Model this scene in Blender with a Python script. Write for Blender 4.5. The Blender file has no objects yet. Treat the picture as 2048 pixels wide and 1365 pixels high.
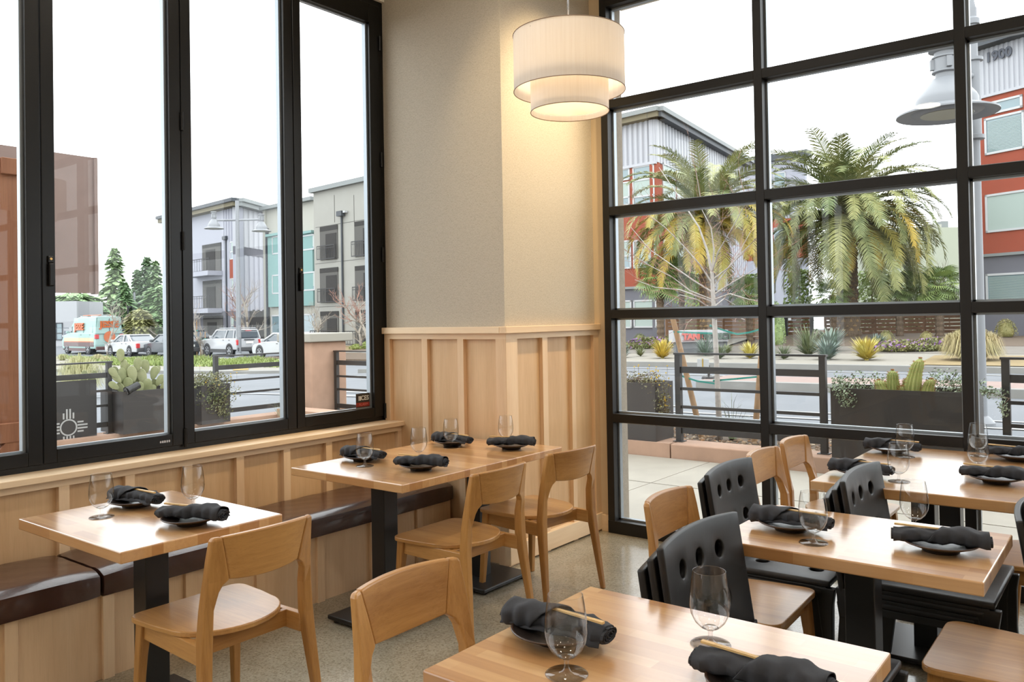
import bpy, bmesh, math, random
from math import sin, cos, pi, radians, sqrt, hypot, atan2
from mathutils import Vector, Matrix

random.seed(7)
SC = bpy.context.scene
COL = SC.collection

# ------------------------------------------------------------------ camera
FPX, PPY, YAW, PITCH, ROLL, CAMH = 1633.71, 615.23, 0.660669, 0.0132613, -0.0170958, 1.5
_f = Vector((-sin(YAW)*cos(PITCH), cos(YAW)*cos(PITCH), sin(PITCH)))
_r = Vector((cos(YAW), sin(YAW), 0))
_u = _r.cross(_f)
RIGHT = _r*cos(ROLL) + _u*sin(ROLL)
UP = -_r*sin(ROLL) + _u*cos(ROLL)
FWD = _f
CAM = Vector((0, 0, CAMH))
cd = bpy.data.cameras.new('camera')
cam = bpy.data.objects.new('camera', cd)
COL.objects.link(cam)
cd.sensor_width = 36.0
cd.lens = FPX/2048*36.0
cd.shift_y = (PPY - 682.5)/2048
cd.clip_start, cd.clip_end = 0.05, 600
m4 = Matrix((RIGHT, UP, -FWD)).transposed().to_4x4()
m4.translation = CAM
cam.matrix_world = m4
SC.camera = cam

# ------------------------------------------------------------------ overcast sky and exposure
SKY = 3.8
w = bpy.data.worlds.new('overcast_sky')
SC.world = w
w.use_nodes = True
bg = w.node_tree.nodes['Background']
bg.inputs[0].default_value = (0.94, 0.97, 1.0, 1)
bg.inputs[1].default_value = SKY
SC.view_settings.view_transform = 'Standard'
SC.view_settings.look = 'None'
SC.view_settings.exposure = 0.06
SC.view_settings.gamma = 1.0
SC.view_settings.use_curve_mapping = False
SC.cycles.max_bounces = 10
SC.cycles.diffuse_bounces = 4
SC.cycles.glossy_bounces = 4
SC.cycles.transmission_bounces = 8
SC.cycles.transparent_max_bounces = 24
SC.cycles.sample_clamp_indirect = 6.0
SC.cycles.caustics_reflective = False
SC.cycles.caustics_refractive = False
FILL_W = 10.0          # added fill lights on the unseen ceiling, watts each

# ------------------------------------------------------------------ survey helpers: a line of sight meets a surface of the place
def ray(px, py):
    return FWD + RIGHT*((px-1024)/FPX) - UP*((py-PPY)/FPX)
def on_z(px, py, z):
    r = ray(px, py); return CAM + r*((z-CAMH)/r.z)
def on_x(px, py, X):
    r = ray(px, py); return CAM + r*(X/r.x)
def on_y(px, py, Y):
    r = ray(px, py); return CAM + r*(Y/r.y)
def far(px, py, d):
    return CAM + ray(px, py)*d
def sm(t):
    t = max(0.0, min(1.0, t)); return t*t*(3-2*t)
def G(x, y):
    """height of the ground outside"""
    return -0.05 - 0.72*sm((-x-12)/20) + 0.33*sm((y-23)/13)
def on_g(px, py, dz=0.0):
    r = ray(px, py); t = 3.0
    while t < 300:
        p = CAM + r*t
        if p.z <= G(p.x, p.y) + dz:
            a, b = t-0.25, t
            for _ in range(18):
                c = (a+b)/2; p = CAM + r*c
                if p.z <= G(p.x, p.y) + dz: b = c
                else: a = c
            return CAM + r*b
        t += 0.25
    return CAM + r*80

# ------------------------------------------------------------------ scene graph helpers
def link(o, parent=None):
    COL.objects.link(o)
    if parent is not None: o.parent = parent
    return o
def tag(o, label=None, cat=None, group=None, kind=None):
    if label: o['label'] = label
    if cat: o['category'] = cat
    if group: o['group'] = group
    if kind: o['kind'] = kind
    return o
def thing(name, label, cat, loc=(0, 0, 0), rz=0.0, group=None):
    o = bpy.data.objects.new(name, None)
    o.empty_display_size = 0.1
    o.location = loc; o.rotation_euler = (0, 0, rz)
    link(o)
    return tag(o, label, cat, group)
def copy_tree(o, parent=None, **kw):
    c = o.copy(); COL.objects.link(c); c.parent = parent
    for ch in list(o.children):
        copy_tree(ch, c)
    return c
def place(o, loc, rz=0.0, label=None, group=None, scale=None):
    o.location = loc; o.rotation_euler = (0, 0, rz)
    if scale: o.scale = (scale,)*3
    if label: o['label'] = label
    if group: o['group'] = group
    return o

class MB:
    """collects vertices and faces for ONE mesh object"""
    def __init__(s): s.v = []; s.f = []
    def add(s, vs, fs, M=None):
        n = len(s.v)
        s.v += [tuple(M @ Vector(p)) if M else tuple(p) for p in vs]
        s.f += [tuple(i+n for i in f) for f in fs]
        return s
    def box(s, a, b, M=None):
        (x0, y0, z0), (x1, y1, z1) = a, b
        if x0 > x1: x0, x1 = x1, x0
        if y0 > y1: y0, y1 = y1, y0
        if z0 > z1: z0, z1 = z1, z0
        vs = [(x0,y0,z0),(x1,y0,z0),(x1,y1,z0),(x0,y1,z0),(x0,y0,z1),(x1,y0,z1),(x1,y1,z1),(x0,y1,z1)]
        fs = [(0,3,2,1),(4,5,6,7),(0,1,5,4),(1,2,6,5),(2,3,7,6),(3,0,4,7)]
        return s.add(vs, fs, M)
    def cbox(s, c, size, M=None):
        return s.box([c[i]-size[i]/2 for i in range(3)], [c[i]+size[i]/2 for i in range(3)], M)
    def loft(s, rings, close=True, cap=True, M=None):
        n = len(rings[0]); vs = [p for r in rings for p in r]; fs = []
        for i in range(len(rings)-1):
            for j in range(n if close else n-1):
                k = (j+1) % n
                fs.append((i*n+j, i*n+k, (i+1)*n+k, (i+1)*n+j))
        if cap and close:
            fs.append(tuple(range(n-1, -1, -1)))
            fs.append(tuple(range((len(rings)-1)*n, len(rings)*n)))
        return s.add(vs, fs, M)
    def tube(s, pts, rad, n=8, cap=True, M=None):
        pts = [Vector(p) for p in pts]
        if not hasattr(rad, '__len__'): rad = [rad]*len(pts)
        rings = []; prev = None
        for i, p in enumerate(pts):
            t = (pts[min(i+1, len(pts)-1)] - pts[max(i-1, 0)])
            t = t.normalized() if t.length > 1e-9 else Vector((0, 0, 1))
            if prev is None:
                a = Vector((0, 0, 1)) if abs(t.z) < 0.9 else Vector((1, 0, 0))
                u = t.cross(a).normalized()
            else:
                u = prev - t*prev.dot(t)
                u = u.normalized() if u.length > 1e-6 else t.orthogonal().normalized()
            prev = u; v = t.cross(u)
            rings.append([p + (u*cos(2*pi*k/n) + v*sin(2*pi*k/n))*rad[i] for k in range(n)])
        return s.loft(rings, True, cap, M)
    def lathe(s, prof, n=24, M=None, c=(0, 0, 0), cap=True):
        rings = [[(c[0]+r*cos(2*pi*k/n), c[1]+r*sin(2*pi*k/n), c[2]+z) for k in range(n)] for r, z in prof]
        return s.loft(rings, True, cap, M)
    def prism(s, poly, z0, z1, M=None):
        return s.loft([[(x, y, z0) for x, y in poly], [(x, y, z1) for x, y in poly]], True, True, M)
    def extr(s, poly, ax, a, b, M=None):
        """polygon given in the two other axes, extruded along ax from a to b"""
        def P(u, v, t):
            return {'x': (t, u, v), 'y': (u, t, v), 'z': (u, v, t)}[ax]
        return s.loft([[P(u, v, a) for u, v in poly], [P(u, v, b) for u, v in poly]], True, True, M)
    def quad(s, a, b, c, d):
        return s.add([a, b, c, d], [(0, 1, 2, 3)])
    def build(s, name, mat, parent=None, smooth=False, bevel=0, seg=2, fix=True):
        me = bpy.data.meshes.new(name)
        me.from_pydata(s.v, [], s.f)
        if fix:
            bm = bmesh.new(); bm.from_mesh(me)
            bmesh.ops.recalc_face_normals(bm, faces=bm.faces)
            bm.to_mesh(me); bm.free()
        me.materials.append(MAT[mat] if isinstance(mat, str) else mat)
        if smooth:
            me.polygons.foreach_set('use_smooth', [True]*len(me.polygons))
        o = bpy.data.objects.new(name, me)
        link(o, parent)
        if bevel:
            md = o.modifiers.new('edge', 'BEVEL'); md.width = bevel; md.segments = seg
            md.limit_method = 'ANGLE'; md.angle_limit = radians(40)
            md.harden_normals = False
        if smooth == 'auto':
            try: me.set_sharp_from_angle(angle=radians(38))
            except Exception: pass
        return o
def box(name, mat, a, b, parent=None, bevel=0, M=None):
    return MB().box(a, b, M).build(name, mat, parent, bevel=bevel)
def structure(o):
    o['kind'] = 'structure'; return o
def T(x, y, z, rz=0.0): return Matrix.Translation((x, y, z)) @ Matrix.Rotation(rz, 4, 'Z')

# ------------------------------------------------------------------ materials
MAT = {}
def lin(c):
    return tuple(((x/255)/12.92 if x/255 <= 0.04045 else ((x/255+0.055)/1.055)**2.4) for x in c) + (1,)
def base_mat(name, rgb, rough=0.6, metal=0.0, spec=0.5, coat=0.0, trans=0.0, emis=None, es=0.0, k=1.0):
    m = bpy.data.materials.new(name); m.use_nodes = True
    b = m.node_tree.nodes['Principled BSDF']
    c = lin(rgb); c = (c[0]*k, c[1]*k, c[2]*k, 1)
    b.inputs['Base Color'].default_value = c
    b.inputs['Roughness'].default_value = rough
    b.inputs['Metallic'].default_value = metal
    b.inputs['Specular IOR Level'].default_value = spec
    b.inputs['Coat Weight'].default_value = coat
    b.inputs['Transmission Weight'].default_value = trans
    if emis:
        b.inputs['Emission Color'].default_value = lin(emis); b.inputs['Emission Strength'].default_value = es
    MAT[name] = m
    return m, m.node_tree, b
def ramp(nt, fac, stops, interp='LINEAR'):
    r = nt.nodes.new('ShaderNodeValToRGB'); r.color_ramp.interpolation = interp
    while len(r.color_ramp.elements) < len(stops): r.color_ramp.elements.new(0.5)
    for e, (p, c) in zip(r.color_ramp.elements, stops):
        e.position = p; e.color = c
    nt.links.new(fac, r.inputs[0]); return r
def coords(nt, scale=(1, 1, 1), vary=True):
    tc = nt.nodes.new('ShaderNodeTexCoord'); mp = nt.nodes.new('ShaderNodeMapping')
    mp.inputs['Scale'].default_value = scale
    if vary:
        oi = nt.nodes.new('ShaderNodeObjectInfo'); mu = nt.nodes.new('ShaderNodeMath'); mu.operation = 'MULTIPLY'
        mu.inputs[1].default_value = 37.0; nt.links.new(oi.outputs['Random'], mu.inputs[0])
        ad = nt.nodes.new('ShaderNodeVectorMath'); ad.operation = 'ADD'
        nt.links.new(tc.outputs['Object'], ad.inputs[0]); nt.links.new(mu.outputs[0], ad.inputs[1])
        nt.links.new(ad.outputs[0], mp.inputs['Vector'])
    else:
        nt.links.new(tc.outputs['Object'], mp.inputs['Vector'])
    return mp.outputs[0]
def noise(nt, vec, scale, detail=4.0, rough=0.55, dist=0.0):
    n = nt.nodes.new('ShaderNodeTexNoise')
    n.inputs['Scale'].default_value = scale; n.inputs['Detail'].default_value = detail
    n.inputs['Roughness'].default_value = rough; n.inputs['Distortion'].default_value = dist
    if vec is not None: nt.links.new(vec, n.inputs['Vector'])
    return n.outputs[0]
def bump(nt, b, h, strength=0.2, dist=0.002):
    bp = nt.nodes.new('ShaderNodeBump'); bp.inputs['Strength'].default_value = strength; bp.inputs['Distance'].default_value = dist
    nt.links.new(h, bp.inputs['Height']); nt.links.new(bp.outputs[0], b.inputs['Normal'])
def mixc(nt, fac, a, b, mode='MIX'):
    mx = nt.nodes.new('ShaderNodeMix'); mx.data_type = 'RGBA'; mx.blend_type = mode
    for sock, val in ((mx.inputs[0], fac), (mx.inputs[6], a), (mx.inputs[7], b)):
        if hasattr(val, 'links'): nt.links.new(val, sock)
        else: sock.default_value = val
    return mx.outputs[2]
def mat(name, rgb, rough=0.6, var=0.0, vs=6.0, k=1.0, bmp=0.0, bs=40.0, bd=0.004, **kw):
    """plain surface with optional mottling and fine relief"""
    m, nt, b = base_mat(name, rgb, rough, k=k, **kw)
    if var or bmp: v = coords(nt)
    if var:
        c = lin(rgb); c = [x*k for x in c[:3]]
        lo = tuple(x*(1-var) for x in c)+(1,); hi = tuple(min(1, x*(1+var)) for x in c)+(1,)
        r = ramp(nt, noise(nt, v, vs, 6), [(0.3, lo), (0.7, hi)])
        nt.links.new(r.outputs[0], b.inputs['Base Color'])
    if bmp: bump(nt, b, noise(nt, v, bs, 3), bmp, bd)
    return m
def wood(name, c0, c1, axis='x', rough=0.4, grain=26.0, stretch=0.06, spec=0.45, coat=0.0, pore=0.25, fig=2.2):
    """straight grained timber, grain running along one object axis"""
    m, nt, b = base_mat(name, c0, rough, spec=spec, coat=coat)
    b.inputs['Coat Roughness'].default_value = 0.18
    sc = [1, 1, 1]; sc['xyz'.index(axis)] = stretch
    v = coords(nt, sc)
    f1 = noise(nt, v, fig*3.0, 3, 0.5, 0.6); f2 = noise(nt, v, grain*3, 5, 0.65, 0.3)
    ad = nt.nodes.new('ShaderNodeMath'); ad.operation = 'MULTIPLY_ADD'
    nt.links.new(f2, ad.inputs[0]); ad.inputs[1].default_value = 0.45; nt.links.new(f1, ad.inputs[2])
    r = ramp(nt, ad.outputs[0], [(0.48, lin(c1)), (0.95, lin(c0))])
    sc2 = [1, 1, 1]; sc2['xyz'.index(axis)] = 0.03
    p = noise(nt, coords(nt, sc2), grain*14, 2, 0.5)
    pr = ramp(nt, p, [(0.33, (0.55, 0.5, 0.45, 1)), (0.46, (1, 1, 1, 1))])
    col = mixc(nt, pore, r.outputs[0], pr.outputs[0], 'MULTIPLY')
    nt.links.new(col, b.inputs['Base Color'])
    bump(nt, b, p, 0.12, 0.001)
    return m
def staves(name, axis, rough=0.3):
    """butcher block: glued staves of different length and tone"""
    m, nt, b = base_mat(name, (206, 160, 112), rough, spec=0.5)
    b.inputs['Coat Weight'].default_value = 1.0; b.inputs['Coat Roughness'].default_value = 0.17
    tc = nt.nodes.new('ShaderNodeTexCoord'); mp = nt.nodes.new('ShaderNodeMapping')
    nt.links.new(tc.outputs['Object'], mp.inputs['Vector'])
    if axis == 'y': mp.inputs['Rotation'].default_value = (0, 0, pi/2)
    br = nt.nodes.new('ShaderNodeTexBrick')
    nt.links.new(mp.outputs[0], br.inputs['Vector'])
    br.offset = 0.37; br.offset_frequency = 2; br.squash = 1.0
    br.inputs['Color1'].default_value = (0, 0, 0, 1); br.inputs['Color2'].default_value = (1, 1, 1, 1)
    br.inputs['Mortar'].default_value = (0.35, 0.35, 0.35, 1)
    br.inputs['Scale'].default_value = 1.0; br.inputs['Mortar Size'].default_value = 0.0003
    br.inputs['Brick Width'].default_value = 0.34; br.inputs['Row Height'].default_value = 0.042
    r = ramp(nt, br.outputs[0], [(0.0, lin((178, 128, 80))), (0.35, lin((198, 150, 98))), (0.7, lin((210, 166, 116))), (1.0, lin((188, 139, 90)))])
    sc = (0.05, 1, 1)
    mp2 = nt.nodes.new('ShaderNodeMapping'); mp2.inputs['Scale'].default_value = sc
    nt.links.new(mp.outputs[0], mp2.inputs['Vector'])
    g = noise(nt, mp2.outputs[0], 60, 5, 0.6, 0.4)
    gr = ramp(nt, g, [(0.3, (0.80, 0.74, 0.68, 1)), (0.62, (1, 1, 1, 1))])
    nt.links.new(mixc(nt, 0.55, r.outputs[0], gr.outputs[0], 'MULTIPLY'), b.inputs['Base Color'])
    return m
def pane_mat(name, tint=(0.97, 0.985, 0.975), ior=1.5, edge=0.0):
    """thin clear glazing: fresnel reflection over straight transmission"""
    m = bpy.data.materials.new(name); m.use_nodes = True; nt = m.node_tree
    nt.nodes.remove(nt.nodes['Principled BSDF'])
    out = nt.nodes['Material Output']
    tr = nt.nodes.new('ShaderNodeBsdfTransparent'); tr.inputs[0].default_value = tint+(1,)
    gl = nt.nodes.new('ShaderNodeBsdfGlossy'); gl.inputs['Roughness'].default_value = 0.0
    fr = nt.nodes.new('ShaderNodeFresnel'); ge = nt.nodes.new('ShaderNodeNewGeometry'); mr = nt.nodes.new('ShaderNodeMapRange')
    mr.inputs['To Min'].default_value = ior; mr.inputs['To Max'].default_value = 1/ior
    nt.links.new(ge.outputs['Backfacing'], mr.inputs[0]); nt.links.new(mr.outputs[0], fr.inputs[0])
    mx = nt.nodes.new('ShaderNodeMixShader')
    nt.links.new(fr.outputs[0], mx.inputs[0]); nt.links.new(tr.outputs[0], mx.inputs[1]); nt.links.new(gl.outputs[0], mx.inputs[2])
    if edge:
        lw_ = nt.nodes.new('ShaderNodeLayerWeight'); lw_.inputs[0].default_value = 0.5
        er = ramp(nt, lw_.outputs['Facing'], [(0.0, tint+(1,)), (0.55, tuple(x*0.95 for x in tint)+(1,)), (0.82, tuple(x*(0.3+.7*edge) for x in tint)+(1,)), (0.97, tuple(x*edge*.7 for x in tint)+(1,))])
        nt.links.new(er.outputs[0], tr.inputs[0])
    nt.links.new(mx.outputs[0], out.inputs[0]); MAT[name] = m
    return m

pane_mat('window_glass', (0.975, 0.985, 0.98), 1.28)
pane_mat('thin_crystal', (0.955, 0.96, 0.96), 1.65, 0.38)
pane_mat('crystal', (0.98, 0.98, 0.98), 1.6, 0.6)
wood('oak_x', (202, 154, 94), (160, 112, 58), 'x', 0.36, coat=0.35)
wood('oak_y', (196, 146, 84), (150, 102, 50), 'y', 0.38, coat=0.15)
wood('oak_z', (194, 144, 82), (148, 100, 48), 'z', 0.38, coat=0.15)
wood('maple_z', (233, 204, 168), (214, 178, 138), 'z', 0.45, grain=12, stretch=0.10, pore=0.10, fig=1.4)
wood('maple_panel_shaded', (222, 188, 146), (200, 162, 120), 'z', 0.45, grain=12, stretch=0.10, pore=0.12, fig=1.4)  # darker maple: shade of the recessed panels is put into the colour
wood('maple_x', (237, 212, 178), (222, 190, 152), 'x', 0.42, grain=12, stretch=0.10, pore=0.08, fig=1.4)
wood('maple_y', (237, 212, 178), (222, 190, 152), 'y', 0.42, grain=12, stretch=0.10, pore=0.08, fig=1.4)
wood('redwood_z', (146, 98, 70), (118, 72, 48), 'z', 0.7, grain=14, pore=0.3)
wood('bamboo', (226, 190, 132), (205, 165, 105), 'x', 0.45, grain=60)
staves('block_x', 'x'); staves('block_y', 'y')
mat('black_metal', (24, 23, 23), 0.38, spec=0.5)
mat('frame_black', (15, 14, 13), 0.30, spec=0.35)
mat('mullion_black', (24, 22, 21), 0.45, spec=0.35)
mat('gasket', (150, 158, 165), 0.35, metal=0.6)
mat('lacquer_black', (26, 25, 25), 0.42, spec=0.45)
mat('dark_plate', (40, 33, 30), 0.28, bmp=0.35, bs=160, bd=0.0015)
mat('plate_rim', (66, 48, 38), 0.3)
mat('napkin_cloth', (44, 45, 50), 0.85, var=0.10, vs=60, bmp=0.25, bs=700, bd=0.0006)
mat('leather', (70, 45, 36), 0.27, coat=0.3, var=0.12, vs=14, bmp=0.35, bs=14, bd=0.006, spec=0.5)
mat('steel', (190, 190, 192), 0.25, metal=0.9)
mat('shade_trim', (150, 128, 110), 0.7)
mat('brass', (200, 160, 100), 0.3, metal=0.9)
mat('painted_beige', (205, 184, 152), 0.7)
mat('white_ceiling', (236, 232, 224), 0.8)
mat('white_wall', (228, 222, 212), 0.8)
mat('stucco_grey', (150, 140, 126), 0.9, var=0.1, vs=50, bmp=0.6, bs=120)
# woven wall covering
_, nt, b = base_mat('linen', (196, 180, 158), 0.85, spec=0.2)
tc = coords(nt, (1, 1, 1), False)
ma = nt.nodes.new('ShaderNodeMapping'); ma.inputs['Scale'].default_value = (1, 1, 0.12); nt.links.new(tc, ma.inputs[0])
mb_ = nt.nodes.new('ShaderNodeMapping'); mb_.inputs['Scale'].default_value = (0.12, 0.12, 1); nt.links.new(tc, mb_.inputs[0])
na = noise(nt, ma.outputs[0], 800, 2, 0.6); nb = noise(nt, mb_.outputs[0], 800, 2, 0.6)
mm = nt.nodes.new('ShaderNodeMath'); mm.operation = 'ADD'; nt.links.new(na, mm.inputs[0]); nt.links.new(nb, mm.inputs[1])
rr = ramp(nt, mm.outputs[0], [(0.75, lin((164, 154, 138))), (1.0, lin((182, 172, 157))), (1.0, lin((192, 183, 168)))])
rr.color_ramp.elements[1].position = 0.98
nt.links.new(rr.outputs[0], b.inputs['Base Color']); bump(nt, b, mm.outputs[0], 0.25, 0.001)
# ground and polished concrete floor
_, nt, b = base_mat('polished_concrete', (150, 146, 134), 0.16, spec=0.5)
v = coords(nt, (1, 1, 1), False)
r1 = ramp(nt, noise(nt, v, 1.6, 6, 0.6), [(0.3, lin((146, 137, 118))), (0.7, lin((180, 172, 153)))])
vo = nt.nodes.new('ShaderNodeTexVoronoi'); vo.inputs['Scale'].default_value = 130; nt.links.new(v, vo.inputs['Vector'])
r2 = ramp(nt, vo.outputs['Color'], [(0.15, (0.62, 0.58, 0.52, 1)), (0.5, (1, 1, 1, 1)), (0.85, (1.0, 1.0, 1.0, 1)), (0.97, (1.35, 1.35, 1.3, 1))])
c = mixc(nt, 0.75, r1.outputs[0], r2.outputs[0], 'MULTIPLY')
r3 = ramp(nt, noise(nt, v, 95, 2, 0.5), [(0.36, (0.7, 0.66, 0.6, 1)), (0.5, (1, 1, 1, 1))])
nt.links.new(mixc(nt, 0.6, c, r3.outputs[0], 'MULTIPLY'), b.inputs['Base Color'])
rg = ramp(nt, noise(nt, v, 7, 4), [(0.3, (0.13,)*3+(1,)), (0.7, (0.24,)*3+(1,))]); nt.links.new(rg.outputs[0], b.inputs['Roughness'])
# lamp shade: thin fabric that lets the bulb through
m = bpy.data.materials.new('shade_fabric'); m.use_nodes = True; nt = m.node_tree; MAT['shade_fabric'] = m
nt.nodes.remove(nt.nodes['Principled BSDF'])
df = nt.nodes.new('ShaderNodeBsdfDiffuse'); tl = nt.nodes.new('ShaderNodeBsdfTranslucent'); mx = nt.nodes.new('ShaderNodeMixShader'); mx.inputs[0].default_value = 0.22
v = coords(nt, (1, 1, 0.03), False); sr = ramp(nt, noise(nt, v, 120, 3), [(0.2, (0.80, 0.74, 0.68, 1)), (0.6, (0.85, 0.80, 0.75, 1))])
nt.links.new(sr.outputs[0], df.inputs[0]); nt.links.new(sr.outputs[0], tl.inputs[0])
nt.links.new(df.outputs[0], mx.inputs[1]); nt.links.new(tl.outputs[0], mx.inputs[2]); nt.links.new(mx.outputs[0], nt.nodes['Material Output'].inputs[0])
base_mat('bulb', (255, 235, 200), 0.4, emis=(255, 214, 150), es=25.0)
base_mat('fill_lamp', (255, 245, 230), 0.4, emis=(255, 236, 208), es=12.0)  # glowing lens of the added ceiling fill lights
base_mat('diffuser', (250, 240, 222), 0.6)
# ================================================================== THE ROOM
WX, WY = -4.12, 4.89          # inner faces of the left folding window and of the right grid window
CEIL = 4.25
F1, F2 = 3.90, -3.09          # the two faces of the corner column
structure(box('floor', 'polished_concrete', (-4.3, -6, -0.12), (7.2, 4.96, 0)))
structure(box('ceiling', 'white_ceiling', (-4.5, -6.2, CEIL), (7.4, 5.2, CEIL+0.15)))
structure(box('wall_back', 'white_wall', (-4.5, -6.2, 0), (7.4, -6.0, CEIL)))
structure(box('wall_right', 'white_wall', (7.2, -6.0, 0), (7.4, 5.2, CEIL)))

# left wall under and over the folding window
wl = structure(box('wall_left', 'maple_panel_shaded', (-4.32, -6, 0), (-4.020, F1, 0.79)))
box('plaster_head', 'white_wall', (-4.32, -6, 3.69), (-4.10, F1, CEIL), wl)
box('exterior_skin', 'stucco_grey', (-4.40, -6, -0.1), (-4.32, 3.70, 0.80), wl)
bys = [1.72+0.3115*i for i in range(-8, 7)]
for i, y in enumerate(bys):
    box('batten', 'maple_z', (-4.03, y-0.024, 0.40), (-3.990, y+0.024, 0.755), wl, 0.0015)
box('batten', 'maple_z', (-4.03, 3.862, 0.40), (-3.990, 3.905, 0.755), wl, 0.0015)
box('top_rail', 'maple_y', (-4.03, -6, 0.755), (-3.990, F1, 0.79), wl, 0.0015)
box('window_sill', 'maple_y', (-4.14, -6, 0.790), (-3.960, F1+0.01, 0.820), wl, 0.003)

# corner column: woven cloth above a board-and-batten maple wainscot
wc = structure(box('wall_corner', 'linen', (-4.215, F1, 0), (F2, 5.02, CEIL)))
box('wainscot_panel', 'maple_panel_shaded', (-4.14, F1-0.004, 0.0), (F2+0.002, F1+0.01, 1.42), wc)
box('wainscot_panel', 'maple_panel_shaded', (F2-0.01, F1, 0.0), (F2+0.004, 4.925, 1.42), wc)
for x0, x1 in ((-4.118, -4.066), (-3.766, -3.714), (-3.453, -3.402), (-3.140, F2+0.030)):
    box('batten', 'maple_z', (x0, F1-0.030, 0.0), (x1, F1, 1.375), wc, 0.0015)
box('top_rail', 'maple_x', (-4.118, F1-0.030, 1.372), (F2+0.030, F1, 1.41), wc, 0.0015)
for y0, y1 in ((F1-0.0295, 3.985), (4.247, 4.303), (4.577, 4.625), (4.862, 4.925)):
    box('batten', 'maple_z', (F2, y0, 0.0), (F2+0.0305, y1, 1.375), wc, 0.0015)
box('top_rail', 'maple_y', (F2, F1-0.0295, 1.372), (F2+0.0305, 4.925, 1.41), wc, 0.0015)
box('cap_moulding', 'maple_x', (-4.135, F1-0.050, 1.408), (F2-0.0045, F1+0.004, 1.450), wc, 0.003)
box('cap_moulding', 'maple_y', (F2-0.004, F1-0.050, 1.4082), (F2+0.050, 4.935, 1.4502), wc, 0.003)
box('cloth_seam', 'linen', (F2-0.012, F1-0.006, 1.45), (F2+0.006, F1+0.008, CEIL), wc)
box('skirting_board', 'maple_y', (F2, F1-0.032, 0.012), (F2+0.044, 4.925, 0.125), wc, 0.002)
wr = structure(box('wall_return', 'painted_beige', (F2-0.05, 4.925, 0), (-2.986, 5.02, CEIL)))
box('skirting_board', 'maple_x', (F2+0.04, 4.905, 0.0), (-2.988, 4.926, 0.115), wr, 0.002)
structure(box('wall_exterior_pier', 'stucco_grey', (-4.215, 5.02, -0.1), (-2.962, 5.14, CEIL)))
structure(box('wall_right_head', 'white_wall', (-2.986, 4.90, 3.73), (7.3, 5.2, CEIL)))

# ---- left folding window: one sash per leaf, each pane its own part
w1 = structure(box('window_1', 'frame_black', (WX-0.09, -5.95, 0.820), (WX-0.012, F1, 0.846)))
box('head_track', 'frame_black', (WX-0.09, -5.95, 3.655), (WX-0.005, F1, 3.70), w1)
box('jamb', 'frame_black', (WX-0.09, 3.873, 0.82), (WX-0.004, F1, 3.70), w1)
JN = 0.7407
for k in range(-8, 3):
    y0 = {0: 1.684, 1: 2.398, 2: 3.141}.get(k, 1.684+JN*k); y1 = {-1: 1.684, 0: 2.398, 1: 3.141, 2: 3.872}.get(k, y0+JN)
    sash = MB(); g = 0.0022
    S0, S1, B0, B1, T0, T1 = y0+0.062, (3.777 if k == 2 else y1-0.066), 0.848, 0.912, 3.525, 3.653
    for a, b in (((WX-0.075, y0+g, B0), (WX, S0, T1)), ((WX-0.075, S1, B0), (WX, y1-g, T1)),
                 ((WX-0.075, S0, B0), (WX-0.0004, S1, B1)), ((WX-0.075, S0, T0), (WX-0.0004, S1, T1))):
        sash.box(a, b)
    so = sash.build('sash_frame', 'frame_black', w1, bevel=0.003)
    bead = MB(); e = 0.014
    for a, b in (((WX-0.046, S0, B1), (WX-0.034, S0+e*.4, T0)), ((WX-0.062, S1-e, B1), (WX-0.028, S1, T0)),
                 ((WX-0.046, S0, B1), (WX-0.030, S1, B1+e*.6)), ((WX-0.046, S0, T0-e*.6), (WX-0.030, S1, T0))):
        bead.box(a, b)
    bead.build('glazing_bead', 'gasket', so)
    box('pane', 'window_glass', (WX-0.045, S0, B1), (WX-0.039, S1, T0), so)
    if k % 2 == 0 and k > -3:
        h = MB().box((WX, y0+0.026, 1.69), (WX+0.020, y0+0.050, 1.80)).box((WX, y0+0.024, 1.80), (WX+0.010, y0+0.052, 1.835))
        hd = h.build('handle', 'frame_black', so, bevel=0.005)
        MB().tube([(WX+0.009, y0+0.038, 1.82), (WX+0.013, y0+0.038, 1.82)], 0.006, 10).build('rivet', 'brass', hd)
    if k % 2 == 1 or k == 2:
        yy = y0+0.003 if k % 2 else y1-0.006
        hg = MB()
        for zz in (0.885, 1.95, 2.6, 3.4):
            hg.tube([(WX+0.006, yy, zz-0.05), (WX+0.006, yy, zz+0.05)], 0.009, 10)
        hg.build('hinge', 'frame_black', so, smooth='auto')
        mp_ = MB()
        for j in range(5): mp_.box((WX, y0-0.14+j*0.012, 0.872), (WX+0.0015, y0-0.131+j*0.012, 0.884))
        if k % 2: mp_.build('maker_plate', 'steel', so)
def text_mesh(name, txt, size, mat_, parent, M, align='CENTER', ext=0.0006, bold=0.0, shear=0.0, space=1.0):
    """flat lettering turned into a mesh; M puts the text plane (x right, y up) in place"""
    cu = bpy.data.curves.new(name, 'FONT'); cu.body = txt; cu.size = size; cu.align_x = align; cu.align_y = 'CENTER'
    cu.extrude = ext; cu.offset = bold; cu.shear = shear; cu.space_character = space; cu.resolution_u = 3
    tmp = bpy.data.objects.new('tmp', cu); COL.objects.link(tmp)
    dg = bpy.context.evaluated_depsgraph_get()
    me = bpy.data.meshes.new_from_object(tmp.evaluated_get(dg))
    bpy.data.objects.remove(tmp); bpy.data.curves.remove(cu)
    me.transform(M); me.materials.clear(); me.materials.append(MAT[mat_]); me.name = name
    o = bpy.data.objects.new(name, me)
    return link(o, parent)
def plane_x(x, y, z, flip=False):
    """text plane on a wall x = const, read from +x (right is +y)"""
    return Matrix(((0, 0, 1, x), (1, 0, 0, y), (0, 1, 0, z), (0, 0, 0, 1)))
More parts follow.
